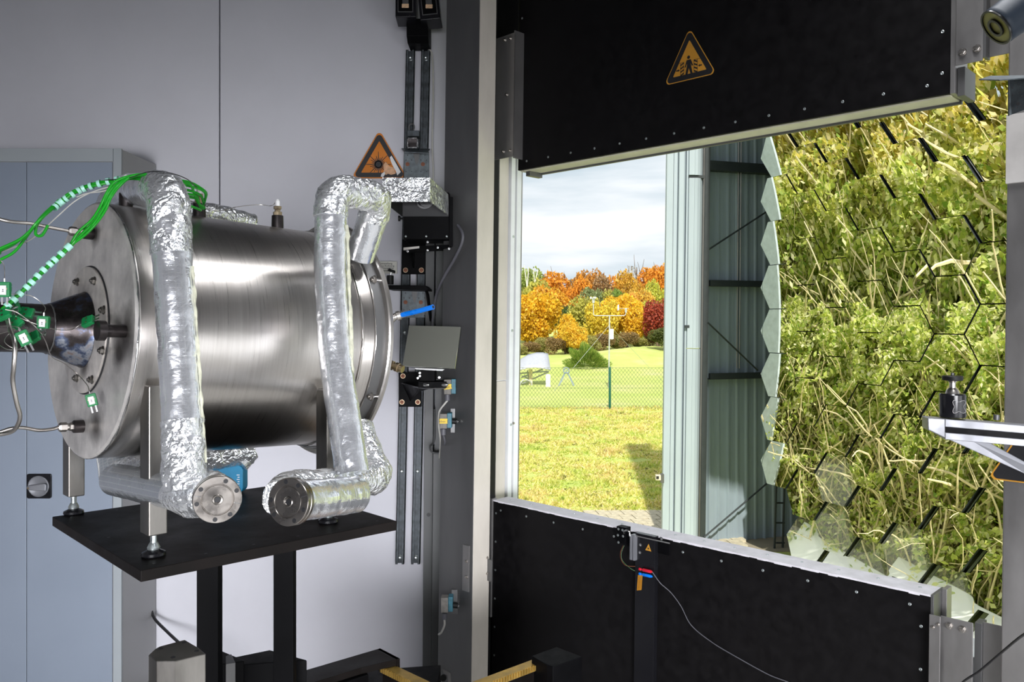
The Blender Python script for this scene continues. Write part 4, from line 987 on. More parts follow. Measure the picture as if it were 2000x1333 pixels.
G().prism(rrect(kc.x-.047, kc.x+.047, kc.z-.047, kc.z+.047, .008, cY-.002), (0, -.006, 0)).build('handle_plate', M['gloss'], d1, 'square black plate of the turn handle', bevel=.001)
G().lathe([(0, .040), (.004, .040), (.006, .037), (.004, .034), (.003, 0)], (kc.x, cY-.008, kc.z), (0, -1, 0), 48).build('handle_dish', M['alu'], d1)
g = G(); g.prism([(kc.x-.039, cY-.012, kc.z-.004), (kc.x-.030, cY-.012, kc.z-.013), (kc.x+.036, cY-.012, kc.z-.016), (kc.x+.038, cY-.012, kc.z+.008), (kc.x+.030, cY-.012, kc.z+.014), (kc.x-.034, cY-.012, kc.z+.005)][::-1], (0, -.014, 0)); g.build('turn_handle', M['alu'], d1, bevel=.004)
G().lathe([(0, .004), (.001, .004)], (kc.x-.030, cY-.0265, kc.z-.004), (0, -1, 0), 12).build('lock', M['brass'], d1)
G().abox(xl+.02, xr-.02, cY+.02, WY-.02, FZ, FZ+.02).build('plinth', M['ink'], cab)
cb = cat_rom([W(296, 1195, 3.40), W(304, 1212, 3.38), W(330, 1238, 3.30), W(355, 1262, 3.22), W(390, 1300, 3.1), W(430, 1400, 3.0)], 6)
G().tube(cb, .006, 8).build('power_cable', M['blackcable'], None, 'thick black cable running down from behind the cabinet to the motor housing', 'cable')

# ============================================================ WALL EQUIPMENT
# leaning strut rails
def rail(xt, xb, wpx, lab):
    w = wpx/F*3.41; t0 = W(xt, 97, 3.41); t1 = W(xb, 1103, 3.41)
    t = thing('strut_rail', t1, lab, 'rail'); ax_ = (t0-t1); L_ = ax_.length; sx = Vector((1, 0, 0))
    G().obox(t1+Vector((0, .018, 0)), sx*w, (0, .003, 0), ax_).build('web', M['galv'], t)
    for s_ in (0, 1):
        g = G(); g.obox(t1+sx*(s_*(w-.003)), sx*.003, (0, .02, 0), ax_); g.obox(t1+sx*(0 if not s_ else w-.010), sx*.010, (0, .0025, 0), ax_); g.build('side_lip', M['galv'], t)
    for f in (.012, .18, .45, .70, .985): inst('screw', screw_mesh(), t, t1+ax_*f+sx*w*.5+Vector((0, .0175, 0)), (0, -1, 0), .4, 2.2)
rail(793, 772, 17, 'left one of the two galvanised strut rails on the white wall')
rail(823, 803, 17, 'right one of the two galvanised strut rails on the white wall')
def lx(x, y): return x   # pixel
def perf(xc, y0, y1, lab):
    Y = 3.40; a, b_ = W(xc-24, y1, Y), W(xc+25, y0, Y)
    t = thing('perforated_plate', W(xc, y1, Y), lab, 'bracket')
    G().abox(a.x, b_.x, Y-.003, Y, a.z, b_.z).build('plate', M['galvperf'], t, bevel=.0008)
    for dx in (-17, 13):
        inst('rust_hole', shared('rust_hole', lambda g: (g.lathe([(0, .0085), (.0006, .0085)], (0, 0, 0), (0, 0, 1), 16)), M['copper']), t, W(xc+dx, y0+(y1-y0)*.45, Y-.0031), (0, -1, 0))
    for (dx, f) in ((-17, .12), (17, .12), (-20, .3), (-9, .3), (9, .3), (20, .3), (-20, .72), (-9, .72), (20, .72), (20, .92), (0, .92), (9, .72)):
        inst('perforation', hol, t, W(xc+dx, y0+(y1-y0)*f, Y-.0031), (0, -1, 0), scale=.75)
    g = G(); h = y1-y0
    g.prism([W(xc-6, y0+2, Y-.0035), W(xc+7, y0+2, Y-.0035), W(xc+4, y0+h*.38, Y-.0035), W(xc+1, y0+h*.48, Y-.0035), W(xc-2, y0+h*.38, Y-.0035)], (0, -.0012, 0)); g.build('pressed_rib', M['darksteel'], t, bevel=.0005)
    return t
t = perf(813, 297, 350, 'upper galvanised perforated plate above the foil box')
G().prism([W(784, 291, 3.40), W(790, 298, 3.32), W(835, 300, 3.32), W(840, 292, 3.40)], (0, 0, .003)).build('folded_lip', M['galvperf'], t)
perf(809, 566, 621, 'middle galvanised perforated plate below the black shelf')
# little tube end with clip
tc_ = thing('tube_end', W(805, 288, 3.38), 'square open tube end held on the left strut rail above the laser sign', 'tube')
for (x0, x1, y0, y1) in ((795, 816, 269, 271), (795, 816, 287, 289.5), (795, 797, 269, 289), (814, 816, 269, 289)):
    a, b_ = W(x0, y1, 3.33), W(x1, y0, 3.33); G().abox(a.x, b_.x, 3.33, 3.38, a.z, b_.z).build('side', M['chrome'], tc_)
a, b_ = W(796, 288, 3.36), W(815, 270, 3.36); G().abox(a.x, b_.x, 3.365, 3.38, a.z, b_.z).build('inside', M['darktube'], tc_)
a, b_ = W(796, 267, 3.35), W(819, 256, 3.35); G().abox(a.x, b_.x, 3.34, 3.40, a.z, b_.z).build('clip', M['galv'], tc_, bevel=.001)
G().tube(cat_rom([W(800, 256, 3.35), W(799, 246, 3.34), W(805, 242, 3.34), W(809, 247, 3.34), W(807, 256, 3.35)], 6), .003, 8).build('loop', M['darksteel'], tc_)

# laser warning sign
LC = W(741, 317, 3.436); LRd = .122
ls, rt = tri_sign('laser_warning_sign', LC, Vector((1, 0, 0)), Vector((0, 0, 1)), Vector((0, -1, 0)), 'orange', 'orange laser warning triangle with a torn corner on the white wall')
N_ = Vector((0, -1, 0))
G().prism(rt(LRd, 0), N_*.0015).build('film', M['orange'], ls, bevel=.0003)
G().prism(rt(LRd*.93, .0016), N_*.0004).build('border', M['ink'], ls, 'black border')
G().prism(rt(LRd*.71, .0021, .02), N_*.0004).build('field', M['orange'], ls)
def lp_(x, y, off=.0026): return LC+Vector((x*LRd, 0, y*LRd))+N_*off
g = G(); g.lathe([(0, LRd*.13), (.0003, LRd*.13)], lp_(-.03, -.08), N_, 24)
for k in range(24):
    a = 2*math.pi*k/24; r1 = (.44 if k % 3 == 0 else .30 if k % 3 == 1 else .24); ca, sa = math.cos(a), math.sin(a)
    w_ = .018
    g.prism([lp_(-.03+ca*.1-sa*w_, -.08+sa*.1+ca*w_), lp_(-.03+ca*.1+sa*w_, -.08+sa*.1-ca*w_), lp_(-.03+ca*r1+sa*w_*.5, -.08+sa*r1-ca*w_*.5), lp_(-.03+ca*r1-sa*w_*.5, -.08+sa*r1+ca*w_*.5)], N_*.0003)
g.build('laser_burst', M['ink'], ls, 'radiating laser burst')
def patch(pts, m, lab, off): G().prism([lp_(x, y, off) for x, y in pts], N_*.0004).build('torn_patch', m, ls, lab)
patch([(.14, -.10), (.22, .0), (.28, -.06), (.34, -.14), (.50, -.20), (.56, -.40), (.40, -.44), (.30, -.40), (.24, -.44), (.14, -.40), (.16, -.24)][::-1], M['torn'], 'torn sign surface', .0030)
patch([(.36, .16), (.42, .22), (.52, .05), (.74, -.34), (.62, -.46), (.56, -.30), (.46, -.12), (.40, .02)][::-1], M['label'], 'white torn strip', .0026)
patch([(.08, -.40), (.18, -.34), (.20, -.42), (.13, -.52), (.05, -.50)][::-1], M['label'], 'white tear', .0034)
# text plate
tp = thing('text_plate', W(758, 535, 3.436), 'small cream wall plate with german text half hidden by the vessel', 'sign')
a, b_ = W(722, 535, 3.436), W(776, 511, 3.436)
G().abox(a.x, b_.x, 3.425, 3.438, a.z, b_.z).build('plate', mat('cream_plate', (.60, .59, .53), .6), tp, bevel=.001)
for k, s_ in enumerate(('Handeinstellung', 'Laser aus Richtung', 'der Zahlenwerte', 'verwenden')):
    text_obj(s_, .0115, M['ink'], tp, W(749+k*.7, 515.0+k*4.6, 3.4245), (1, 0, 0), (0, 0, 1), 'lettering')

# floodlight with two heads
fl = thing('twin_floodlight', W(816, 82, 3.40), 'black twin head floodlight high on the white wall', 'lamp')
a, b_ = W(794, 82, 3.30), W(836, 36, 3.30)
G().prism([(a.x, 3.43, a.z+.006), (a.x, 3.33, a.z+.004), (a.x, 3.30, a.z+.025), (a.x, 3.30, b_.z), (a.x, 3.43, b_.z)], (b_.x-a.x, 0, 0)).build('bracket', M['blackmetal'], fl, bevel=.002)
for (xc, rot) in ((792, 0), (838, .10)):
    Y = 3.24; cx = W(xc, 10, Y); w_ = 40/F*Y; zb = W(xc, 33 if rot == 0 else 38, Y).z; R_ = Matrix.Rotation(-rot, 3, 'Y')
    def tf(p): return cx+R_ @ Vector(p)
    hb = zb-cx.z; ht = .11; dn = math.radians(-6)
    hd = G().hexa([tf(p) for p in ((-w_/2, 0, hb), (w_/2, 0, hb), (w_/2, .08, hb-.012), (-w_/2, .08, hb-.012), (-w_/2, 0, ht), (w_/2, 0, ht), (w_/2, .08, ht), (-w_/2, .08, ht))]).build('head', M['gloss'], fl, bevel=.003)
    i = w_/2-.010
    G().hexa([tf(p) for p in ((-i, -.003, hb+.018), (i, -.003, hb+.018), (i, 0, hb+.018), (-i, 0, hb+.018), (-i, -.003, ht-.018), (i, -.003, ht-.018), (i, 0, ht-.018), (-i, 0, ht-.018))]).build('bezel', M['darksteel'], hd)
    k = w_/2-.0165
    g = G()
    g.add([tf(p) for p in ((-i+.003, -.0035, hb+.021), (i-.003, -.0035, hb+.021), (i-.003, -.0035, ht-.021), (-i+.003, -.0035, ht-.021), (-k+.012, -.0032, hb+.050), (k-.012, -.0032, hb+.050), (k-.012, -.0032, ht-.05), (-k+.012, -.0032, ht-.05))], [(0, 1, 5, 4), (1, 2, 6, 5), (2, 3, 7, 6), (3, 0, 4, 7)]); g.build('reflector', M['blackmetal'], hd)
    zi = (HY-(12 if rot == 0 else 13))/F*Y-cx.z
    G().cbox(tf((0, -.006, zi-.001)), (.028, 0, 0), (0, .004, 0), (0, 0, .016)).build('led_chip', mat('peach_led', (.75, .50, .30), .5, 0, .3, 200), hd, bevel=.002)
wr = cat_rom([W(806, 82, 3.40), W(818, 90, 3.41), W(836, 95, 3.41), W(844, 110, 3.41), W(846, 180, 3.41), W(844, 280, 3.41), W(846, 345, 3.41), W(840, 420, 3.41), W(836, 520, 3.41), W(840, 600, 3.40), W(845, 700, 3.40)], 8)
G().tube(wr, .0032, 8).build('white_cable', M['whitecable'], None, 'white cable hanging from the floodlight beside the right strut rail', 'cable')

# foil covered hood with black camera box
hd = thing('foil_hood', W(800, 395, 2.85), 'open hood covered in crumpled foil beside the laser sign', 'hood')
zt, zb = (HY-347)/F*2.8, (HY-394)/F*2.8
xL, xR = X(747, 2.8), X(840, 2.8); xRb, yb = X(878, 3.04), 3.04
def fpanel(name, q, thick, lab=None, nx=26, ny=12):
    q = [Vector(p) for p in q]; n = ((q[1]-q[0]).cross(q[3]-q[0])).normalized(); g = G(); vs_ = []; uv = []
    for j in range(ny+1):
        for i in range(nx+1):
            p = q[0].lerp(q[1], i/nx).lerp(q[3].lerp(q[2], i/nx), j/ny); e_ = min(i, nx-i, j, ny-j); am = .004 if e_ > 0 else .0012
            vs_.append(p+n*am*(noise.noise(p*34)+.6*noise.noise(p*90)))
    fs = []; uvs = []
    for j in range(ny):
        for i in range(nx):
            a = j*(nx+1)+i; fs.append((a, a+1, a+nx+2, a+nx+1)); uvs.append([(i*.005, j*.005)]*4)
    g.add(vs_, fs, None, True); off = n*-thick
    g.add([p+off for p in q], [(3, 2, 1, 0)])
    return g.build(name, M['foilc'], hd, lab)
xRb2 = X(876, yb)
fpanel('front_panel', [(xL, 2.8, zb), (xR, 2.8, zb), (xR, 2.8, zt), (xL, 2.8, zt)], .004, 'white reflecting front of the hood')
fpanel('side_panel', [(xR, 2.8, zb), (xRb2, yb, zb-.015), (xRb2, yb, zt-.02), (xR, 2.8, zt)], .004, 'creased side of the hood')
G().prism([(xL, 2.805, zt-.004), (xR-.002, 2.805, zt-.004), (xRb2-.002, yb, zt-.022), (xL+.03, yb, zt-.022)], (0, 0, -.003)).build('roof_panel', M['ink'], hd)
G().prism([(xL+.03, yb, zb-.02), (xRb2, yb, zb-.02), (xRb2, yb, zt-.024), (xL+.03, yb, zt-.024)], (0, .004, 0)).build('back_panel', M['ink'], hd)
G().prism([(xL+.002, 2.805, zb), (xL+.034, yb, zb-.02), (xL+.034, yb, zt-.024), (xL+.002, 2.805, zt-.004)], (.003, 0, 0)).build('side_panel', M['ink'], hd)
cbx = thing('camera_box', W(832, 470, 3.08), 'black square camera box under the foil hood', 'camera')
a, b_ = W(788, 468, 3.06), W(877, 376, 3.06)
G().abox(a.x, b_.x, 3.06, 3.22, a.z, b_.z).build('housing', M['blackmetal'], cbx, bevel=.002)
G().lathe([(0, .033), (.05, .033), (.05, .026), (.03, .024), (.03, 0)], W(832, 392, 3.06), (0, -1, -.1), 36).build('lens_barrel', M['gloss'], cbx)
for x in (792.5, 832.5, 872.5): inst('screw', screw_mesh(), cbx, W(x, 462, 3.0595), (0, -1, 0), .5, .9)
G().lathe([(0, .004), (.010, .004), (.012, .011), (.020, .011)], W(788, 427, 3.12), (-1, -.1, 0), 20).build('clamp_knob', M['rubber'], cbx)
a, b_ = W(877, 482, 3.08), W(884, 385, 3.08); G().abox(a.x, b_.x, 3.08, 3.20, a.z, b_.z).build('side_plate', M['blackmetal'], cbx)
inst('bolt', nut_mesh('chrome'), cbx, W(886, 405, 3.12), (1, -.4, 0), scale=.9)
# tilt bracket under it
tbk = thing('tilt_bracket', W(810, 535, 3.36), 'black tilting mount with bright screws holding the camera box', 'bracket')
G().prism([W(788, 483, 3.02), W(819, 481, 3.02), W(884, 478, 3.1), W(884, 484, 3.1), W(820, 486, 3.02), W(789, 489, 3.02)], (0, .12, 0)).build('tilt_plate', M['blackmetal'], tbk, bevel=.001)
G().prism([W(788, 484, 3.015), W(819, 481, 3.015), W(819, 485, 3.015), W(788, 489, 3.015)], (0, .004, 0)).build('bare_edge', M['stainless'], tbk)
a, b_ = W(786, 536, 3.39), W(832, 468, 3.39); G().abox(a.x, b_.x, 3.385, 3.40, a.z, b_.z).build('wall_plate', M['blackmetal'], tbk, bevel=.001)
G().prism([(W(806, 0, 3.38).x, 3.385, W(0, 524, 3.385).z), (W(806, 0, 3.38).x, 3.385, W(0, 490, 3.385).z), (W(806, 0, 3.38).x+.03, 3.15, W(0, 488, 3.15).z)], (.006, 0, 0)).build('gusset', M['blackmetal'], tbk)
for (x, y) in ((835, 473), (835, 489), (855, 484), (877, 486), (796, 491)): inst('bolt', nut_mesh('chrome'), tbk, W(x, y, 3.02), (0, -1, 0), scale=.38)
rh = shared('rust_hole', lambda g: g.lathe([(0, .0085), (.0006, .0085)], (0, 0, 0), (0, 0, 1), 16), M['copper'])
rr = shared('hole_ring', lambda g: g.lathe([(0, .0105), (.0005, .0105)], (0, 0, 0), (0, 0, 1), 16), M['brass'])
for (x, y) in ((792, 528), (823, 528)):
    inst('hole_ring', rr, tbk, W(x, y, 3.3848), (0, -1, 0)); inst('rust_hole', rh, tbk, W(x, y, 3.3842), (0, -1, 0))
G().tube(cat_rom([W(894, 440, 3.05), W(903, 455, 3.02), W(902, 475, 3.02), W(888, 505, 3.06), W(868, 540, 3.12), W(853, 575, 3.2), W(846, 620, 3.28), W(846, 660, 3.33), W(848, 740, 3.33)], 8), .0058, 10).build('grey_cable', M['greycable'], None, 'thick grey cable curving down from the camera box past the post', 'cable')
# black shelf and knob
sh = thing('small_shelf', W(800, 568, 3.3), 'narrow black shelf bracket fixed across the strut rails', 'shelf')
G().prism([W(755, 557, 3.2), W(830, 558, 3.2), W(836, 563, 3.2), W(836, 567, 3.2), W(755, 565, 3.2)], (0, .19, 0)).build('shelf_plate', M['blackmetal'], sh, bevel=.001)
G().prism([W(832, 560, 3.3), W(838, 575, 3.34), W(850, 680, 3.38), W(846, 680, 3.38), W(832, 575, 3.34), W(827, 562, 3.3)], (0, .01, 0)).build('strap', M['blackmetal'], sh)
kb = thing('swivel_clamp', W(761, 556, 3.25), 'small black swivel clamp standing on the black shelf', 'clamp')
G().lathe([(0, .014), (.034, .014), (.036, .012)], W(762, 556, 3.25), (0, 0, 1), 20).build('base', M['rubber'], kb)
G().cyl(W(762, 540, 3.25), W(764, 531, 3.25), .003, 8).build('pin', M['chrome'], kb)
G().lathe([(0, .015), (.006, .016), (.011, .013)], W(764, 532, 3.25), (.35, 0, 1), 20).build('pad', M['rubber'], kb)
# alignment mirror and its mount
am = thing('alignment_mirror', W(840, 722, 3.0), 'square mirror tilted on a black mount in front of the post', 'mirror')
q = [W(787, 716, 2.98), W(889, 721, 2.90), W(900, 640, 2.98), W(800, 637, 3.06)]
nn_ = (q[1]-q[0]).cross(q[3]-q[0]).normalized(); nn_ = nn_ if nn_.y < 0 else -nn_
G().prism(q, nn_*.004).build('mirror_plate', M['smallmirror'], am)
G().prism([p-nn_*.001 for p in q], nn_*-.004).build('backing', M['ink'], am)
G().prism([W(810, 719, 2.97), W(868, 722, 2.97), W(864, 725, 2.97), W(812, 722, 2.97)], (0, .05, 0)).build('support_strip', M['label'], am)
mm = thing('mirror_mount', W(800, 796, 3.39), 'black mount plate with adjusting screws below the alignment mirror', 'bracket')
a, b_ = W(779, 795, 3.39), W(823, 728, 3.39); G().abox(a.x, b_.x, 3.385, 3.40, a.z, b_.z).build('wall_plate', M['blackmetal'], mm, bevel=.001)
for (x, y) in ((787, 735), (785, 786), (816, 786)):
    inst('hole_ring', rr, mm, W(x, y, 3.3848), (0, -1, 0)); inst('rust_hole', rh, mm, W(x, y, 3.3842), (0, -1, 0))
a, b_ = W(817, 758, 3.05), W(872, 746, 3.05); G().abox(a.x, b_.x, 3.05, 3.13, a.z, b_.z).build('lower_plate', M['blackmetal'], mm, bevel=.001)
a, b_ = W(822, 744, 3.08), W(850, 722, 3.08); G().abox(a.x, b_.x, 3.06, 3.14, a.z, b_.z).build('block', M['blackmetal'], mm, bevel=.001)
G().prism([W(785, 748, 3.38), W(818, 757, 3.13), W(838, 760, 3.13), W(818, 766, 3.2), W(801, 784, 3.38)], (0, .006, 0)).build('gusset', M['blackmetal'], mm)
G().tube(cat_rom([W(785, 749, 3.38), W(800, 754, 3.3), W(830, 759, 3.05), W(870, 759, 3.05)], 6), .0022, 8).build('rim', M['darksteel'], mm)
for (x, y, r) in ((833, 752, .0075), (869, 752, .0075)): G().lathe([(0, r*.7), (.010, r), (.022, r*.8), (.024, r*.3)], W(x-6, y, 3.045), (1, -.1, 0), 14).build('adjusting_screw', M['chrome'], mm)
for (x, y) in ((820, 729), (820, 735), (816, 739), (858, 738)): inst('bolt', nut_mesh('chrome'), mm, W(x, y, 3.04), (0, -1, 0), scale=.4)

# limit switches on the door post
def switch(x, y, lab, tag_text, Y=3.06, sc=1.0):
    c = W(x, y, Y); t = thing('limit_switch', W(x, y+24, Y), lab, 'switch')
    a, b_ = W(x-9, y+15, Y), W(x+5, y-14, Y)
    G().abox(a.x, b_.x, Y, Y+.04, a.z, b_.z).build('housing', mat('dusty_grey_switch', (.17, .16, .145), .6, 0, .3, 60), t, bevel=.002)
    a, b_ = W(x+5, y+14, Y), W(x+14, y-15, Y)
    G().abox(a.x, b_.x, Y+.004, Y+.045, a.z, b_.z).build('blue_body', mat('faded_blue_switch', (.04, .15, .20), .5, 0, .3, 60), t, bevel=.002)
    a, b_ = W(x+10, y+26, Y), W(x+22, y-22, Y)
    G().abox(a.x, b_.x, Y+.045, Y+.05, a.z, b_.z).build('mounting_plate', M['darksteel'], t, bevel=.001)
    G().cyl(W(x+14, y, Y+.02), W(x+24, y+1, Y+.02), .010, 14).build('plunger', M['rubber'], t)
    inst('bolt', nut_mesh('chrome'), t, W(x+25, y+1, Y+.02), (1, -.6, 0), scale=.5)
    G().cyl(W(x-2, y+15, Y+.02), W(x-2, y+27, Y+.02), .0095, 14).build('cable_gland', M['greycable'], t)
    if tag_text:
        rot = .12 if tag_text.endswith('1') else 0
        r_ = Vector((math.cos(rot), 0, math.sin(rot))); u_ = Vector((-math.sin(rot), 0, math.cos(rot)))
        G().cbox(c+Vector((-.003, -.002, 0)), r_*.030, (0, .0015, 0), u_*.018).build('yellow_label', M['yellow'], t, 'yellow tape with handwriting')
        text_obj(tag_text, .0125, M['ink'], t, c+Vector((-.003, -.003, -.001)), r_, u_, 'handwriting', .0003)
    return W(x-2, y+27, Y+.02)
g1 = switch(876, 756, 'upper grey blue limit switch with a tilted yellow label', 'oben 1')
g2_ = switch(868, 823, 'middle grey blue limit switch with a straight yellow label', 'oben 2', 3.03)
g3 = switch(870, 1183, 'bottom grey blue limit switch without a label', None, 3.0)
Z2 = 3.08
G().tube(cat_rom([g1, W(868, 790, Z2), W(858, 805, Z2), W(857, 830, Z2), W(860, 860, 3.14), W(859, 885, 3.24), W(858, 900, 3.3)], 8), .0034, 8).build('white_cable', M['whitecable'], None, 'pale cable dropping from the upper limit switch into the trunking', 'cable')
G().tube(cat_rom([g2_, W(869, 865, 3.08), W(866, 878, 3.2), W(862, 900, 3.3)], 8), .0036, 8).build('grey_cable', M['greycable'], None, 'dark cable dropping from the middle limit switch into the trunking', 'cable')
G().tube(cat_rom([g3, W(868, 1222, 3.02), W(862, 1236, 3.03), W(857, 1240, 3.05)], 8), .0038, 8).build('white_cable', M['whitecable'], None, 'short pale cable tail under the bottom limit switch', 'cable')
# trunking and vertical channels between wall and post
tk = thing('cable_trunking', W(858, 1333, 3.32), 'grey upright cable trunking between the white wall and the door post', 'trunking')
def vbox(name, xb0, xb1, y0, y1, Y0, Y1, m, lean=6, parent=tk, **k):
    f_ = lean/1000.
    z0, z1 = W(0, y1, Y0).z if y1 < 1500 else FZ, W(0, y0, Y0).z if y0 > 0 else CZ
    px = lambda x, y: (x-1000)/F*Y0
    xa0, xa1 = px(xb0+f_*(900-y1), 0), px(xb1+f_*(900-y1), 0); xt0, xt1 = px(xb0+f_*(900-y0), 0), px(xb1+f_*(900-y0), 0)
    if y1 >= 1500: y1 = HY-FZ*F/Y0
    if y0 <= 0: pass
    G().hexa([(xa0, Y0, z0), (xa1, Y0, z0), (xa1, Y1, z0), (xa0, Y1, z0), (xt0, Y0, z1), (xt1, Y0, z1), (xt1, Y1, z1), (xt0, Y1, z1)]).build(name, m, parent, bevel=.001, **k)
vbox('back_channel', 829, 846, 470, 1600, 3.36, 3.43, M['trunk'])
vbox('cover', 846, 874, 885, 1600, 3.28, 3.40, M['trunk'])
vbox('upper_channel', 850, 875, 470, 885, 3.34, 3.42, M['trunk'])
vbox('side_channel', 876, 888, 780, 1600, 3.26, 3.38, M['darksteel'])
vbox('slot', 888, 892, 780, 1600, 3.25, 3.3, M['ink'])
G().tube(cat_rom([W(849, 800, 3.34), W(848, 860, 3.33), W(840, 872, 3.30), W(842, 882, 3.28), W(852, 886, 3.27), W(866, 884, 3.27), W(874, 878, 3.27)], 6), .004, 8).build('bulge_rim', M['trunk'], tk)
for (x, y) in ((874, 925), (872, 1105), (870, 1285)): inst('screw', screw_mesh(), tk, W(x, y, 3.255), (0, -1, 0), 0, 1.5)
g = G(); g.lathe([(0, .008), (.0006, .008)], W(837, 1006, 3.359), (0, -1, 0), 14); g.build('knockout_hole', M['ink'], tk)
kp = thing('pull_handle', W(875, 1330, 3.0), 'small bright edged handle plate low on the door post', 'handle')
G().prism([W(864, 1308, 3.0), W(880, 1316, 3.0), W(882, 1340, 3.0), W(876, 1340, 3.0), W(874, 1320, 3.0), W(866, 1316, 3.0)], (0, .01, 0)).build('edge', M['steel'], kp)
G().lathe([(0, .012), (.006, .012)], W(866, 1324, 3.0), (0, -1, 0), 16).build('knob', M['rubber'], kp)
# ============================================================ OUTDOORS
def gz_at(x, y):
    if y < 13.2: z = -3.1
    elif y < 24: z = -3.1+.52*((y-13.2)/10.8)
    elif y < 36: z = -2.58-.02*(y-24)/12
    elif y < 50: t = (y-36)/14; z = -2.6+.55*t*t*(3-2*t)
    elif y < 62: z = -2.05+.25*(y-50)/12
    else: z = -1.8+.05*(y-62)
    if 30 < y < 60:
        z += .55*math.exp(-((y-45-.9*(x-4))/5.0)**2-((x-8)/4.5)**2)
    return z
xs_ = np.concatenate([np.linspace(-60, -8, 14), np.linspace(-7, 14, 64), np.linspace(15, 70, 14)])
ys_ = np.concatenate([np.linspace(-12, 12.8, 12), np.linspace(13.2, 24.4, 70), np.linspace(24.7, 60, 70), np.linspace(61, 120, 16)])
g = G(); nx = len(xs_)
vs_ = []
for y in ys_:
    for x in xs_:
        z = gz_at(x, y)
        if y > 13.3: z += .035*noise.noise(Vector((x*1.6, y*1.6, 0)))+.02*noise.noise(Vector((x*5, y*5, 2)))
        vs_.append((x, y, z if y > -3.3 or True else z))
fs = [(j*nx+i, j*nx+i+1, (j+1)*nx+i+1, (j+1)*nx+i) for j in range(len(ys_)-1) for i in range(nx-1)]
g.add(vs_, fs, None, True)
ground = g.build('ground', M['meadow'], kind='structure')
ground.data.set_sharp_from_angle(angle=math.pi)

def quads_mesh(name, P, Uv, Vv, m):     # numpy quads: centre, half axes
    n = len(P); V_ = np.empty((n, 4, 3), np.float32)
    V_[:, 0] = P-Uv-Vv*.5; V_[:, 1] = P+Uv*.1-Vv; V_[:, 2] = P+Uv+Vv*.2; V_[:, 3] = P-Uv*.1+Vv
    me = bpy.data.meshes.new(name); me.vertices.add(n*4); me.vertices.foreach_set('co', V_.ravel())
    me.loops.add(n*4); me.loops.foreach_set('vertex_index', np.arange(n*4, dtype=np.int32))
    me.polygons.add(n); me.polygons.foreach_set('loop_start', np.arange(0, n*4, 4, dtype=np.int32)); me.polygons.foreach_set('loop_total', np.full(n, 4, np.int32))
    me.update(calc_edges=True); me.materials.append(m); return me
def rdir(n): d = rng.normal(size=(n, 3)); return d/np.linalg.norm(d, axis=1, keepdims=True)
def leaf_quads(name, P, size, m, upness=.0):
    n = len(P); a = rdir(n); b_ = np.cross(a, rdir(n)); b_ /= np.linalg.norm(b_, axis=1, keepdims=True)+1e-6
    s_ = size*rng.uniform(.6, 1.25, size=(n, 1)); return quads_mesh(name, P, a*s_, b_*s_*.55, m)

# rough grass on the bank
n = 70000
gx = rng.uniform(-.6, 4.4, n); gy = 13.15+rng.beta(1.0, 1.15, n)*11.3
gzv = np.array([gz_at(a, b_) for a, b_ in zip(gx, gy)])
dens = np.array([noise.noise(Vector((a*2.2, b_*2.2, 7))) for a, b_ in zip(gx[:], gy[:])])
hh = rng.uniform(.02, .07, n)*(1+1.2*np.clip(dens, -.5, .6))
P0 = np.stack([gx, gy, gzv-.01], 1); a = rng.uniform(0, 2*math.pi, n); w_ = .011+rng.uniform(0, .012, n)
w_ *= 1.25; dx = np.stack([np.cos(a)*w_, np.sin(a)*w_, np.zeros(n)], 1); tip = P0+np.stack([rng.normal(0, .035, n), rng.normal(0, .035, n), hh], 1)
V_ = np.stack([P0-dx, P0+dx, tip+dx*.4, tip-dx*.4], 1).astype(np.float32)
me = bpy.data.meshes.new('bank_grass'); me.vertices.add(n*4); me.vertices.foreach_set('co', V_.ravel())
me.loops.add(n*4); me.loops.foreach_set('vertex_index', np.arange(n*4, dtype=np.int32)); me.polygons.add(n)
me.polygons.foreach_set('loop_start', np.arange(0, n*4, 4, dtype=np.int32)); me.polygons.foreach_set('loop_total', np.full(n, 4, np.int32)); me.update(calc_edges=True)
me.materials.append(M['bladegrass']); o = bpy.data.objects.new('bank_grass', me); C.objects.link(o)
tag(o, 'rough yellow green grass growing on the bank in front of the wire fence', 'grass', kind='stuff')

# pavers at the foot of the bank
pv = thing('paved_path', (2.0, 12.5, -3.1), None, None, kind='structure')
G().abox(-3, 4.2, 11.0, 13.2, -3.12, -3.085).build('sand_bed', mat('joint_sand', (.24, .21, .15), .9), pv)
pm = [shared('paver_%d' % k, lambda g: g.abox(-.094, .094, -.144, .144, 0, .045), M['paver']) for k in range(1)][0]
for i in range(12):
    for j in range(7):
        o = inst('paver', pm, pv, (1.25+i*.2-.06*j+(.0), 13.05-j*.3, -3.085+random.uniform(-.004, .004)), None); o.rotation_euler = (0, 0, math.radians(8))

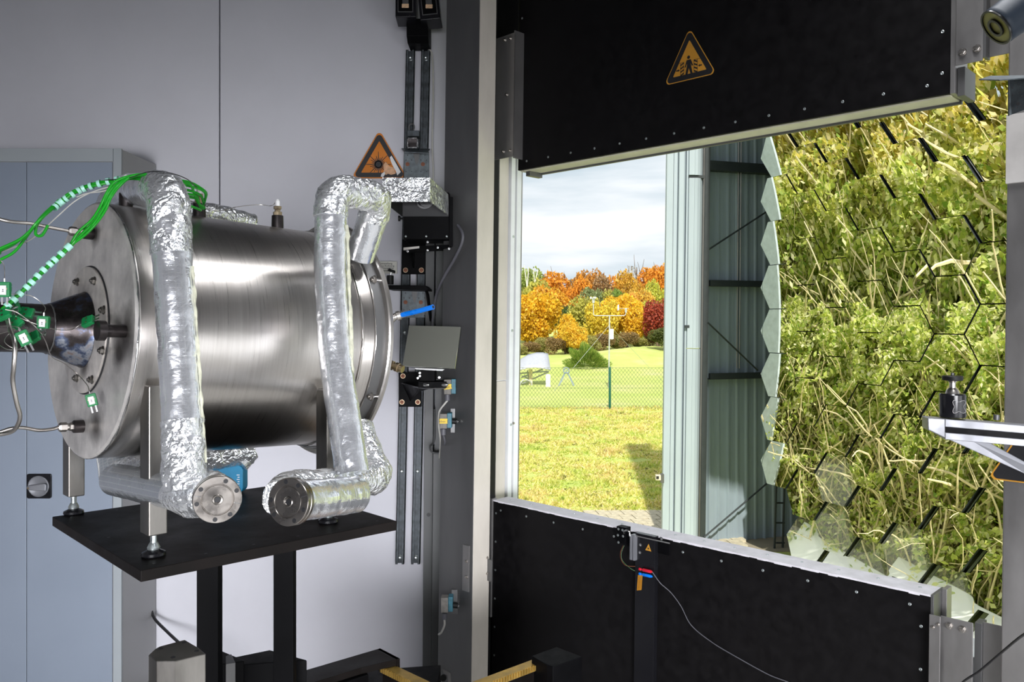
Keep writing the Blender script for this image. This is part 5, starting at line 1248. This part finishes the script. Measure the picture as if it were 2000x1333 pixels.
# ---- chain-link fence
fn = thing('wire_fence', (2.87, 24, -2.58), 'green wire mesh fence standing at the top of the grass bank', 'fence')
g = G(); zt_, zb_ = -1.36, -2.56; pitch = .105; h_ = zt_-zb_; th = .006
def seg(g, a, b_): 
    a, b_ = Vector(a), Vector(b_); g.add([a+Vector((0, 0, -th)), b_+Vector((0, 0, -th)), b_+Vector((0, 0, th)), a+Vector((0, 0, th)), ], [(0, 1, 2, 3)])
    g.add([a+Vector((0, -th, 0)), b_+Vector((0, -th, 0)), b_+Vector((0, th, 0)), a+Vector((0, th, 0)), ], [(0, 1, 2, 3)])
x = -2.0
while x < 7.5:
    seg(g, (x, 24, zb_), (x+h_*.8, 24, zt_)); seg(g, (x+h_*.8, 24.006, zb_), (x, 24.006, zt_)); x += pitch
g.build('wire_mesh', M['wire'], fn, kind='stuff')
for z in (zt_, (zt_+zb_)/2, zb_): G().cyl((-2, 24, z), (7.5, 24, z), .004, 5).build('tension_wire', M['wire'], fn)
for x in (-.6, 2.87, 6.3): G().lathe([(0, .036), (1.26, .036), (1.29, .02)], (x, 24.03, -2.62), (0, 0, 1), 14).build('post', M['postgreen'], fn)
G().cyl((3.06, 25.5, -2.7), (3.02, 25.5, -1.85), .02, 8).build('wooden_stake', mat('reddish_stake', (.35, .12, .08), .8), None, 'thin reddish stake standing just behind the green fence post', 'stake')

# ---- weather mast
Ym = 32.0; xm = lambda x: (x-1000)/F*Ym
wm = thing('weather_mast', (xm(1190), Ym, gz_at(xm(1190), Ym)), 'slim white weather mast with crossarm and instruments in the meadow', 'mast')
zz_ = lambda y: (HY-y)/F*Ym
G().cyl((xm(1189), Ym, gz_at(4, Ym)-.05), (xm(1190.5), Ym, zz_(616)), .026, 10).build('pole', M['whitemetal'], wm)
G().tube(fillet([(xm(1159), Ym, zz_(590)), (xm(1159), Ym, zz_(617)), (xm(1222), Ym, zz_(617)), (xm(1222.5), Ym, zz_(606))], .1, .06), .017, 8).build('crossarm', M['whitemetal'], wm)
G().lathe([(0, .05), (.18, .05), (.2, .03)], (xm(1159), Ym, zz_(592)), (0, 0, 1), 12).build('sensor_body', M['whitemetal'], wm)
for k in range(3):
    a_ = k*2.094+.4; p = Vector((xm(1159)+.10*math.cos(a_), Ym+.10*math.sin(a_), zz_(582)))
    G().lathe([(0, .001), (.01, .035), (.03, .045), (.032, .0)], p, (-math.sin(a_), math.cos(a_), 0), 10).build('anemometer_cup', M['label'], wm)
    G().cyl((xm(1159), Ym, zz_(582)), p, .008, 5).build('cup_arm', M['whitemetal'], wm)
G().lathe([(0, .04), (.16, .045), (.18, .02)], (xm(1222.5), Ym, zz_(611)), (0, 0, 1), 12).build('vane_body', M['whitemetal'], wm)
G().cyl((xm(1207), Ym, zz_(603)), (xm(1228), Ym, zz_(603)), .008, 6).build('vane_rod', M['whitemetal'], wm)
G().prism([(xm(1206), Ym, zz_(607)), (xm(1209), Ym, zz_(606)), (xm(1209), Ym, zz_(595)), (xm(1206), Ym, zz_(597))], (0, .01, 0)).build('vane_fin', M['label'], wm)
G().abox(xm(1191), xm(1198), Ym-.08, Ym+.02, zz_(663), zz_(643)).build('instrument_box', M['label'], wm, bevel=.01)
for (x, y, Yg) in ((1082, 748, 30.5), (1292, 712, 36)):
    e_ = Vector(((x-1000)/F*Yg, Yg, gz_at((x-1000)/F*Yg, Yg)))
    G().cyl((xm(1190), Ym, zz_(636)), e_, .006, 5).build('guy_wire', M['whitemetal'], wm)
# ---- curved solar trough
Yt = 33.5; xt = lambda x: (x-1000)/F*Yt; zt2 = lambda y: (HY-y)/F*Yt
tr = thing('curved_collector', (xt(1040), Yt, gz_at(1, Yt)), 'silvery curved trough collector on a frame at the left of the meadow', 'collector')
rowA = [(1008, 716), (1018, 702), (1032, 694), (1048, 690), (1060, 690), (1070, 692)]; rowB = [(1004, 730), (1016, 724), (1030, 720), (1046, 719), (1062, 721), (1075, 724)]
g = G(); vs_ = []
for j in range(7):
    t = j/6
    for i in range(6):
        x = rowA[i][0]*(1-t)+rowB[i][0]*t; y = rowA[i][1]*(1-t)+rowB[i][1]*t-3*math.sin(math.pi*t); Y = Yt+.9-1.5*t
        vs_.append(((x-1000)/F*Y, Y, (HY-y)/F*Y))
g.add(vs_, [(j*6+i, j*6+i+1, (j+1)*6+i+1, (j+1)*6+i) for j in range(6) for i in range(5)], None, True)
o = g.build('trough_shell', mat('silvery_trough', (.36, .38, .43), .4, .1), tr); sm_ = o.modifiers.new('t', 'SOLIDIFY'); sm_.thickness = .03
for (a_, b_) in (((1012, 730), (1072, 726)), ((1020, 750), (1072, 727)), ((1018, 738), (1060, 722)), ((1036, 722), (1036, 752)), ((1030, 724), (1034, 752)), ((1020, 735), (1036, 742))):
    G().cyl((xt(a_[0]), Yt, zt2(a_[1])), (xt(b_[0]), Yt+.1, zt2(b_[1])), .03, 6).build('strut', M['whitemetal'], tr)
G().abox(xt(1033), xt(1040), Yt-.1, Yt+.1, gz_at(1, Yt)-.02, zt2(722)).build('pedestal', M['bark'], tr)
G().tube([(xt(1027)+.24*math.cos(a_), Yt-.2, zt2(753)+.24*math.sin(a_)) for a_ in np.linspace(0, math.pi, 14)], .03, 8).build('hoop', M['whitemetal'], tr)
wbx = thing('white_box', (xt(1071), 32.5, gz_at(1.5, 32.5)), 'small upright white box right of the curved collector', 'box')
G().abox((1066-1000)/F*32.5, (1075-1000)/F*32.5, 32.5, 32.7, gz_at(1.4, 32.5)-.02, (HY-732)/F*32.5).build('housing', M['label'], wbx, bevel=.01)
for zq in (.12, .25): G().abox(1067.5/1, 1067.5, 0, 0, 0, 0) if False else None
Ya = 33.0; xa = lambda x: (x-1000)/F*Ya; za = lambda y: (HY-y)/F*Ya
af = thing('a_frame', (xa(1106), Ya, gz_at(2, Ya)), 'pale blue A-shaped stand with a wheel on top in the meadow', 'stand')
ab = mat('pale_blue_steel', (.22, .28, .34), .5)
for (x0, x1) in ((1104, 1091), (1108, 1121)): G().obox((xa(x0)-.03, Ya, za(727)), (.07, 0, 0), (0, .06, 0), (xa(x1)-xa(x0), 0, gz_at(2, Ya)-.02-za(727))).build('leg', ab, af)
G().tube([(xa(1106)+.115*math.cos(a_), Ya-.02, za(724)+.115*math.sin(a_)) for a_ in np.linspace(0, 2*math.pi, 24, endpoint=False)], .022, 6, closed=True).build('wheel', ab, af)
for k in range(3):
    a_ = k*2.09+.5; G().cyl((xa(1106), Ya-.02, za(724)), (xa(1106)+.115*math.cos(a_), Ya-.02, za(724)+.115*math.sin(a_)), .014, 5).build('spoke', ab, af)

# ---- trees
def crown_mesh(name, n, size, m, lumps=9):
    c = rdir(lumps)*rng.uniform(.25, .62, (lumps, 1)); r = rng.uniform(.34, .55, lumps); k = rng.integers(0, lumps, n)
    P = c[k]+rdir(n)*(r[k][:, None])*rng.uniform(.55, 1.05, (n, 1))**.6
    return leaf_quads(name, P.astype(np.float32), size, m)
CM = [crown_mesh('foliage', 5200, .062, M['leaf']) for _ in range(4)]
SPARSE = crown_mesh('foliage', 700, .045, M['leaf'], 14)
def trunk_mesh(m, birch=False):
    g = G(); g.tube([(0, 0, 0), (.02, 0, .3), (0, .02, .7), (.01, 0, 1)], [.05, .042, .03, .012], 8)
    for k in range(7):
        a_ = k*2.4; z0_ = .35+.08*k; g.tube([(0, 0, z0_), (.16*math.cos(a_), .16*math.sin(a_), z0_+.16), (.26*math.cos(a_), .26*math.sin(a_), z0_+.36)], [.018, .011, .004], 5)
    return g.mesh('trunk', m, Vector((0, 0, 0)))
TM, TMW = trunk_mesh(M['barkdark']), trunk_mesh(M['barkwhite'])
Yl, Or, Gr, Ol, Rd, Br, Gy = (1.0, .66, .05), (.92, .42, .05), (.28, .42, .08), (.60, .58, .12), (.48, .09, .05), (.46, .30, .14), (.55, .50, .45)
Lg = (.70, .72, .12); DkG = (.13, .20, .05)
tl = [ # x, top row, Y, width px, colour, label
 (1026, 572, 52, 66, Yl, 'bright yellow tree behind the trough collector at the left edge'), (1062, 560, 53, 74, Yl, 'broad golden yellow tree, second from the left in the front row'),
 (1104, 602, 50, 36, Yl, 'small yellow tree left of the round dark green tree'), (1106, 588, 57, 34, DkG, 'round dark green tree among the yellow ones'),
 (1122, 628, 48, 42, (1.0, .70, .08), 'low bright yellow tree directly behind the dark broom bush'), (1145, 570, 55, 52, Ol, 'olive yellow tree left of the mast crossarm'),
 (1172, 574, 52, 56, (.95, .78, .10), 'yellow green tree directly behind the mast pole'), (1208, 566, 54, 62, Yl, 'yellow tree behind the wind vane'),
 (1240, 586, 52, 54, Yl, 'yellow tree right of the weather mast'), (1262, 580, 56, 42, Lg, 'yellow green tree left of the dark red tree'), (1288, 572, 50, 54, Rd, 'dark red tree at the right edge of the treeline'), (1296, 636, 47, 44, (.16, .19, .05), 'low dark shrub under the red tree'),
 (1038, 545, 63, 60, Ol, 'olive tree between birches and yellow front row'), (1030, 511, 66, 58, (.40, .50, .12), 'green birch crown rising at the left end'),
 (1092, 513, 66, 66, Or, 'tall rounded orange tree against the sky'), (1070, 548, 60, 60, (.98, .56, .06), 'amber tree below the tall rounded orange one'), (1126, 540, 62, 52, Or, 'orange tree right of the tall rounded one'),
 (1150, 516, 68, 52, (.66, .32, .06), 'brown orange tree top in the middle of the skyline'), (1132, 532, 70, 40, (.34, .18, .05), 'dark brown tree in the gap of the skyline'), (1158, 552, 60, 46, (.34, .42, .18), 'grey green tree below the middle skyline'),
 (1176, 538, 66, 46, Br, 'tan brown tree right of the middle skyline'), (1190, 556, 60, 46, Ol, 'olive brown tree above the crossarm'), (1206, 520, 67, 50, Or, 'orange tree top right of the middle'),
 (1204, 556, 58, 34, Gr, 'green tree top peeping out between the orange ones'), (1232, 528, 64, 50, (.80, .50, .07), 'amber tree with loose crown on the right skyline'), (1243, 500, 70, 46, Gy, 'nearly bare grey tree above the right skyline'), (1262, 504, 69, 52, Or, 'high orange tree on the right skyline'),
 (1290, 505, 66, 44, Or, 'high orange tree beside the white gate tower'), (1284, 546, 60, 46, Lg, 'lime yellow tree beside the white gate tower'), (1250, 556, 59, 46, (.92, .60, .10), 'golden tree in the middle right of the wood'), (1010, 560, 58, 50, Yl, 'yellow tree partly hidden by the door frame'),
 (1225, 564, 57, 40, (.97, .50, .10), 'peach orange tree behind the wind vane tree')]
for i, (x, yt_, Y, wpx, colr, lab) in enumerate(tl):
    X_ = (x-1000)/F*Y; zb_ = gz_at(X_, Y); ztp = (HY-yt_)/F*Y; H_ = ztp-zb_; rw = wpx/F*Y*.80
    t = thing('autumn_tree' if colr not in (DkG, Gr) else 'green_tree', (X_, Y, zb_), lab, 'tree', 'trees of the autumn wood behind the meadow')
    bare = colr == Gy
    ch = min(H_*.92, rw*3.4)
    o = bpy.data.objects.new('foliage', SPARSE if bare else CM[i % 4]); C.objects.link(o); o.parent = t; o.location = (0, 0, H_-ch*.5); o.scale = (rw, rw*.9, ch*.52); o.rotation_euler = (0, 0, i*1.3); o.color = (*colr, 1)
    o = bpy.data.objects.new('trunk', TMW if i == 13 else TM); C.objects.link(o); o.parent = t; o.scale = (H_*.42, H_*.42, H_*(.86 if bare else .8)); o.rotation_euler = (0, 0, i)
for i, x in enumerate((1028, 1034, 1040, 1046)):
    Y = 64; X_ = (x-1000)/F*Y; t = thing('birch_trunk', (X_, Y, gz_at(X_, Y)), ('first', 'second', 'third', 'fourth')[i]+' from the left of the slim white birch stems in the green crown', 'tree', 'white birch stems'); zt_ = (HY-520-i*3)/F*Y
    g = G(); b0 = t.location.copy(); g.tube([b0, b0+Vector((.25*(-1)**i, 0, 3+.3*i)), Vector((X_+.12*(i-1.5), Y-.6, zt_))], [.07, .055, .03], 6); g.build('stem', M['barkwhite'], t)
ORD = ('first', 'second', 'third', 'fourth', 'fifth', 'sixth', 'seventh', 'eighth', 'ninth', 'tenth', 'eleventh', 'twelfth', 'thirteenth')
# understory
for i, x in enumerate(range(1012, 1300, 24)):
    Y = 49.5+(i % 3)*.8; X_ = (x-1000)/F*Y; zb_ = gz_at(X_, Y)
    t = thing('dry_shrub', (X_, Y, zb_), ORD[i]+' from the left of the low dry shrubs along the foot of the autumn wood', 'shrub', 'dry shrubs at the wood edge')
    o = bpy.data.objects.new('foliage', CM[i % 4]); C.objects.link(o); o.parent = t; h = random.uniform(.35, .7); o.location = (0, 0, h*.8); o.scale = (.75, .6, h); o.color = (*((.40, .28, .12) if i % 2 else (.46, .44, .14)), 1)
# broom bush
Yb_ = 41; X_ = (1146-1000)/F*Yb_; zb_ = gz_at(X_, Yb_)
bb = thing('broom_bush', (X_, Yb_, zb_), 'dark green broom bush on the mound behind the A-shaped stand', 'bush')
n = 9000; d_ = rdir(n); d_[:, 2] = np.abs(d_[:, 2]); r_ = rng.uniform(.3, 1, (n, 1))**.5; P = d_*r_*np.array([1.08, .8, 1.12])*(1+.18*np.sin(d_[:, :1]*7+d_[:, 2:3]*9))
Uv = d_*.10*np.array([.7, .7, 1.3])+rdir(n)*.02; Vv = np.cross(d_, rdir(n))*.012
me = quads_mesh('foliage', P.astype(np.float32), Uv.astype(np.float32), Vv.astype(np.float32), M['broom']); o = bpy.data.objects.new('foliage', me); C.objects.link(o); o.parent = bb

# ============================================================ MIRROR HOUSING AND CONCENTRATOR
# gate tower at its left edge
Yg = 11.2
def tw(name, x0, x1, y_in=0.0, dep=.12, m='clad', parent=None, z0=-3.1, z1=4.4, **k):
    g = G(); a_, b_ = (x0-1000)/F*Yg, (x1-1000)/F*Yg; L0, L1 = LEAN*(z0), LEAN*z1
    g.hexa([(a_+L0, Yg+y_in, z0), (b_+L0, Yg+y_in, z0), (b_+L0, Yg+y_in+dep, z0), (a_+L0, Yg+y_in+dep, z0), (a_+L1, Yg+y_in, z1), (b_+L1, Yg+y_in, z1), (b_+L1, Yg+y_in+dep, z1), (a_+L1, Yg+y_in+dep, z1)])
    return g.build(name, M[m], parent, **k)
gt = thing('gate_leaf', ((1335-1000)/F*Yg, Yg, -3.1), 'tall white ribbed gate leaf folded at the left edge of the mirror building', 'gate')
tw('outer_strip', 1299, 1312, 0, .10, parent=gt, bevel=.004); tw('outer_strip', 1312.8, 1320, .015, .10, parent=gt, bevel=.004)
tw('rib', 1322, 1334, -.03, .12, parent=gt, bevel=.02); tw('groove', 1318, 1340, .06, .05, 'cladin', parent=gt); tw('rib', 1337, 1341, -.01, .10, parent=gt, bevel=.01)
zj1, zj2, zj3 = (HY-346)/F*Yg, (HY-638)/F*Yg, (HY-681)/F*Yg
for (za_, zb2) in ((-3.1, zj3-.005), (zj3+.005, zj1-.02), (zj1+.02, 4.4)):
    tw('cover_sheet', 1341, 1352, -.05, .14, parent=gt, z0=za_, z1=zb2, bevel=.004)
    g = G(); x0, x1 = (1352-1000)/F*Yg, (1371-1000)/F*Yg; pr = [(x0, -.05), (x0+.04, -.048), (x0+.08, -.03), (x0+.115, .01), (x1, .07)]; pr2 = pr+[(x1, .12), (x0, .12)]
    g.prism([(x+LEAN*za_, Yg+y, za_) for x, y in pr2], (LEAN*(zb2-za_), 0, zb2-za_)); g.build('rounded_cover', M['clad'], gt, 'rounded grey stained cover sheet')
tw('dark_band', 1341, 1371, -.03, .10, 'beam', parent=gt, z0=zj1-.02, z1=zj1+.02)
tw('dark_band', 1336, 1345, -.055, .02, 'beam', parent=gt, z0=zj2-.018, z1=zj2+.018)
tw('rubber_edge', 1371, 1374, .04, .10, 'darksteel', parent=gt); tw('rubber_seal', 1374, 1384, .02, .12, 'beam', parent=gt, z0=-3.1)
lt = thing('gate_latch', ((1288-1000)/F*11.1, 11.1, (HY-943)/F*11.1), 'small beige latch block at the left edge of the white gate leaf', 'latch')
def px3(x0, x1, y0, y1, Ya_, Yb2): return ((x0-1000)/F*Ya_, (x1-1000)/F*Ya_, Ya_, Yb2, (HY-y1)/F*Ya_, (HY-y0)/F*Ya_)
G().abox(*px3(1281, 1291, 929, 939, 11.08, 11.15)).build('block', mat('beige_latch', (.55, .50, .40), .6), lt, bevel=.004)
G().abox(*px3(1290, 1297, 927, 944, 11.14, 11.2)).build('bracket', M['darksteel'], lt); G().abox(*px3(1282, 1287, 931, 936, 11.07, 11.08)).build('hole', M['ink'], lt)
# building shell
hs = thing('mirror_building', (4.2, 11.6, -3.1), 'open fronted corrugated steel building housing the hexagonal mirrors', 'building')
BW0, BW1 = Vector((2.66, 11.36, 0)), Vector((5.6, 12.3, 0)); bd = (BW1-BW0).normalized(); bn = Vector((bd.y, -bd.x, 0)); Lb = (BW1-BW0).length
q = 0; k = 0
while q < Lb:
    wsheet = .30
    prof = [(0, 0), (.012, .0), (.05, .0), (.065, .030), (.085, .030), (.10, 0), (.155, 0), (.158, -.004), (.161, 0), (.20, 0), (.215, .022), (.235, .022), (.25, 0), (wsheet, 0)]
    g = G(); vs_ = []
    for (t, h) in prof:
        for z in (-3.1, 3.4): p = BW0+bd*(q+t)+bn*h; vs_.append((p.x, p.y, z))
    g.add(vs_, [(2*i, 2*i+2, 2*i+3, 2*i+1) for i in range(len(prof)-1)])
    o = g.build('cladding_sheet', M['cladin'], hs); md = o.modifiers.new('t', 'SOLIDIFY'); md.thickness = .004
    q += wsheet
G().abox(5.5, 5.58, 5.6, 12.4, -3.1, 3.4).build('side_wall', M['cladin'], hs)  # unseen wall, added to keep sun off the back cladding
G().prism([(2.35, 5.6, 3.4), (2.70, 11.2, 3.4), (2.6, 11.5, 3.4), (5.6, 12.5, 3.4), (5.6, 5.6, 3.4)], (0, 0, .1)).build('roof', M['cladin'], hs)  # unseen roof, outline shaped to shade the back cladding and leave the gate lit
def wallp(x, y, off=.06):      # point just in front of the back wall seen at a pixel
    d = Vector(((x-1000)/F, 1, (HY-y)/F)); o_ = BW0+bn*off; t = o_.dot(bn)/Vector((d.x, d.y, 0)).dot(bn); return d*t
def hbeam(ya, yb, hh):
    a_, b_ = wallp(1384, ya, .10), wallp(1512, yb, .10); z = (a_.z+b_.z)/2
    g = G(); g.obox((a_.x, a_.y, z-hh/2), bd*3.0, bn*.05, (0, 0, hh)); g.obox((a_.x, a_.y, z-hh/2), bd*3.0, bn*-.09, (0, 0, .012)); g.build('cross_beam', M['beam'], hs)
hbeam(326, 330, .13); hbeam(553, 556, .085); hbeam(734, 734, .085)
for (a_, b_) in (((1385, 487), (1500, 412)), ((1382, 630), (1480, 724)), ((1375, 1050), (1500, 943))):
    G().cyl(wallp(*a_, .14), wallp(*b_, .14), .012, 8).build('diagonal_brace', M['beam'], hs)
for dx in (0, 5): G().cyl(wallp(1443+dx, 240, .07), wallp(1439+dx, 720, .07), .009, 8).build('conduit', M['steel'], hs)
ld = [(1516, 960), (1531, 960)]
for x in (1516, 1532): G().cyl(wallp(x, 950, .5), wallp(x-4, 1090, .5), .016, 6).build('ladder_rail', M['beam'], hs)
for y in (983, 1022, 1061, 1100): G().cyl(wallp(1516, y, .5), wallp(1532, y, .5), .012, 6).build('ladder_rung', M['beam'], hs)

# concentrator facets
PX = Vector((.163, -.490, 0)); S_ = PX.length/1.5; VH = .5525
Pk0 = Vector((3.474, 9.70, 0))
def target(k, z): return Vector((-4.3, 13.9-.52*k, z*1.02+.05))
def nrm(p, kf):
    T_ = target(kf, p.z); a_ = (-p).normalized(); b_ = (T_-p).normalized(); return (a_+b_).normalized()
mw_ = thing('hexagonal_mirror_array', (3.9, 8.4, -3.1), 'large wall of hexagonal mirror facets reflecting the sunlit hedge', 'mirror')
ys = VH/2/(S_*math.sin(math.pi/3))
tray = G(); tray.lathe([(-.050, S_*.93), (-.010, S_*.965), (-.0062, S_*.965), (-.0062, 0)], (0, 0, 0), (0, 0, 1), 6, False)
tray_me = tray.mesh('facet_tray', M['beam'], Vector((0, 0, 0)))
nf = 0
for k in range(-1, 8):
    for r in range(-7, 9):
        ze = -.121+VH*r+(.276 if k % 2 else 0); zc_ = ze+VH/2; c = Pk0+PX*k+Vector((0, 0, zc_))
        yi = HY-zc_*F/c.y
        if zc_ < -3.0 or zc_ > 3.0: continue
        if k == -1 and zc_ < -2.0: continue
        if True:
            j_ = Vector((random.uniform(-1, 1), random.uniform(-1, 1), random.uniform(-1, 1)))*.0035
            n0 = (nrm(c, k)+j_).normalized()
        tv = (Vector((0, 0, 1))-n0*n0.z).normalized(); tu = tv.cross(n0)
        if tu.dot(PX) < 0: tu = -tu
        if True:
            dd = .2; n1 = nrm(c+PX*dd/PX.length, k+dd/PX.length); n2 = nrm(c+Vector((0, 0, dd)), k)
            nn0 = nrm(c, k); ax2 = -(n1.dot(tu)-nn0.dot(tu))/dd; ay2 = -(n2.dot(tv)-nn0.dot(tv))/dd
        vs_ = []; RN = 5; s_ = S_*.980
        def hp(a_, rr): 
            x, y = s_*rr*math.cos(a_), s_*rr*math.sin(a_)*ys
            return x, y
        idx = {}
        def vadd(x, y): p = c+tu*x+tv*y+n0*(.5*ax2*x*x+.5*ay2*y*y); vs_.append(p); return len(vs_)-1
        ringi = [[vadd(0, 0)]]
        for ri in range(1, RN+1):
            ring = []
            for e_ in range(6):
                x0, y0 = hp(e_*math.pi/3, ri/RN); x1, y1 = hp((e_+1)*math.pi/3, ri/RN)
                for m__ in range(ri): t = m__/ri; ring.append(vadd(x0*(1-t)+x1*t, y0*(1-t)+y1*t))
            ringi.append(ring)
        fs = []
        for ri in range(1, RN+1):
            R_, Q_ = ringi[ri], ringi[ri-1]; nR, nQ = len(R_), len(Q_)
            for e_ in range(6):
                for m__ in range(ri):
                    i0 = R_[(e_*ri+m__) % nR]; i1 = R_[(e_*ri+m__+1) % nR]
                    qa = Q_[(e_*(ri-1)+m__) % nQ] if ri > 1 else Q_[0]
                    fs.append((i0, i1, qa))
                    if m__ < ri-1: qb = Q_[(e_*(ri-1)+m__+1) % nQ]; fs.append((i1, qb, qa))
        g = G()
        # orient towards the viewer
        f0 = fs[0]; nn = (vs_[f0[1]]-vs_[f0[0]]).cross(vs_[f0[2]]-vs_[f0[0]])
        if nn.dot(n0) < 0: fs = [f[::-1] for f in fs]
        g.add(vs_, fs, None, True)
        dusty = (k, r) in ((2, -6), (3, -6), (4, -7), (3, -5), (2, -5), (1, -5), (4, -5), (5, -6), (0, -5), (1, -4))
        o = g.build('mirror_facet', M['dusty' if dusty else 'mirror'], mw_, 'slightly dusty hexagonal mirror facet' if dusty else None)
        o.data.set_sharp_from_angle(angle=math.pi)
        ty = inst('facet_tray', tray_me, mw_, c); ty.rotation_mode = 'QUATERNION'; ty.rotation_quaternion = Matrix((tu, tv, tu.cross(tv))).transposed().to_quaternion() if tu.cross(tv).dot(n0) > 0 else Matrix((-tu, tv, (-tu).cross(tv))).transposed().to_quaternion()
        ty.scale = (1, ys, 1)
        nf += 1
pn = Vector((.95, .31, 0)).normalized()
a_ = Pk0+PX*-1.1+pn*.16; L2 = PX*8.8
G().obox((a_.x, a_.y, -2.1), L2, pn*.04, (0, 0, 5.3)).build('backing_frame', M['beam'], mw_, 'dark backing frame behind the facets')
a_ = Pk0+PX*-.45+pn*.16
G().obox((a_.x, a_.y, -3.1), PX*8.0, pn*.04, (0, 0, 1.05)).build('backing_frame', M['beam'], mw_)

# ---- the sunlit hedge that the mirrors show, left of the field of view
def bush_mesh(n, H_, R_):
    z = rng.beta(1.3, 1.1, n)*H_; rad = R_*(.45+.55*np.sqrt(rng.uniform(0, 1, n)))*np.clip(1.1-.45*(z/H_)**2, .2, 1); a_ = rng.uniform(0, 2*math.pi, n)
    cl = .18*np.stack([np.sin(a_*5+z*4), np.cos(a_*4-z*5), np.sin(z*7+a_*3)], 1)
    P = np.stack([rad*np.cos(a_), rad*np.sin(a_), z], 1)+cl
    return leaf_quads('foliage', P.astype(np.float32), .038, M['hedgeleaf'])
def twig_mesh(n, H_, R_):
    g = G()
    for i in range(n):
        a_ = random.uniform(0, 6.283); r0 = random.uniform(0, R_*.7); p = Vector((r0*math.cos(a_), r0*math.sin(a_), random.uniform(0, H_*.45))); d_ = Vector((math.cos(a_)*random.uniform(.1, .9), math.sin(a_)*random.uniform(.1, .9), random.uniform(.5, 1.4))).normalized()
        pts = []; st = random.uniform(.18, .30)
        for k in range(8):
            pts.append(p.copy()); p = p+d_*st; d_ = (d_+Vector((random.uniform(-.28, .28), random.uniform(-.28, .28), random.uniform(-.30, .12)))).normalized()
        r = random.uniform(.007, .020)
        g.tube(pts, [r*(1-.09*k) for k in range(8)], 5)
    return g.mesh('branches', M['bark'], Vector((0, 0, 0)))
BM = [bush_mesh(17000, 3.2, .85) for _ in range(3)]; TW = [twig_mesh(120, 3.0, .95) for _ in range(3)]
hedge = []
for i in range(9): hedge.append((-4.5+random.uniform(-.15, .15), 9.6+i*.82, 1.0, 0))
for i in range(8): hedge.append((-5.6, 9.9+i*.95, 1.55, 1))
for i in range(8): hedge.append((-6.9, 9.6+i*1.1, 2.15, 2))
for i, (x, y, s_, lay) in enumerate(hedge):
    zb_ = gz_at(x, y)
    t = thing('tangled_shrub', (x, y, zb_), ORD[(i, i-9, i-17)[lay]]+(' from the lab of the green front row shrubs shown in the mirrors', ' from the lab of the taller second row shrubs shown in the mirrors', ' from the lab of the orange topped back row shrubs shown in the mirrors')[lay], 'shrub', ('front row of the mirrored hedge', 'second row of the mirrored hedge', 'back row of the mirrored hedge')[lay])
    for nm, ms in (('foliage', BM[i % 3]), ('branches', TW[(i+1) % 3])):
        o = bpy.data.objects.new(nm, ms); C.objects.link(o); o.parent = t; o.scale = (s_**.5, s_**.5, s_); o.rotation_euler = (0, 0, i*1.7)
# unseen pale wall, added to give the leftmost facets their light strip
fw = thing('pale_shed', (-3.5, 15.0, -3.1), 'pale grey clad shed wall seen as a light strip in the leftmost mirror facets', 'wall')
for k in range(8): G().abox(-3.52+(.03 if k % 2 else 0), -3.46, 13.98+k*.3, 14.27+k*.3, -3.1, 4.6).build('cladding_sheet', M['shed'], fw)
# bright white sheets at the foot of the hedge
for k in range(5):
    y0 = 9.2+k*1.5
    t = thing('white_roof_sheet', (-3.55, y0+.7, -3.1), ORD[k]+' from the lab of the bright white sloping sheets below the mirrored hedge', 'sheet', 'white sheets below the hedge')
    g = G(); zt_ = -2.60+.05*k*(1 if k % 2 else .6)
    g.hexa([(-3.2, y0, -3.12), (-3.2, y0+1.46, -3.12), (-3.25, y0+1.46, -3.12), (-3.25, y0, -3.12), (-3.70, y0, zt_-.12), (-3.70, y0+1.46, zt_+.14), (-3.75, y0+1.46, zt_+.14), (-3.75, y0, zt_-.12)]); g.build('sheet_panel', M['roofwhite'], t)
    G().obox((-3.69, y0+.7, zt_-.12), (-.02, 0, .02), (0, .02, 0), (.48, 0, -.40)).build('seam', M['whiteframe'], t)
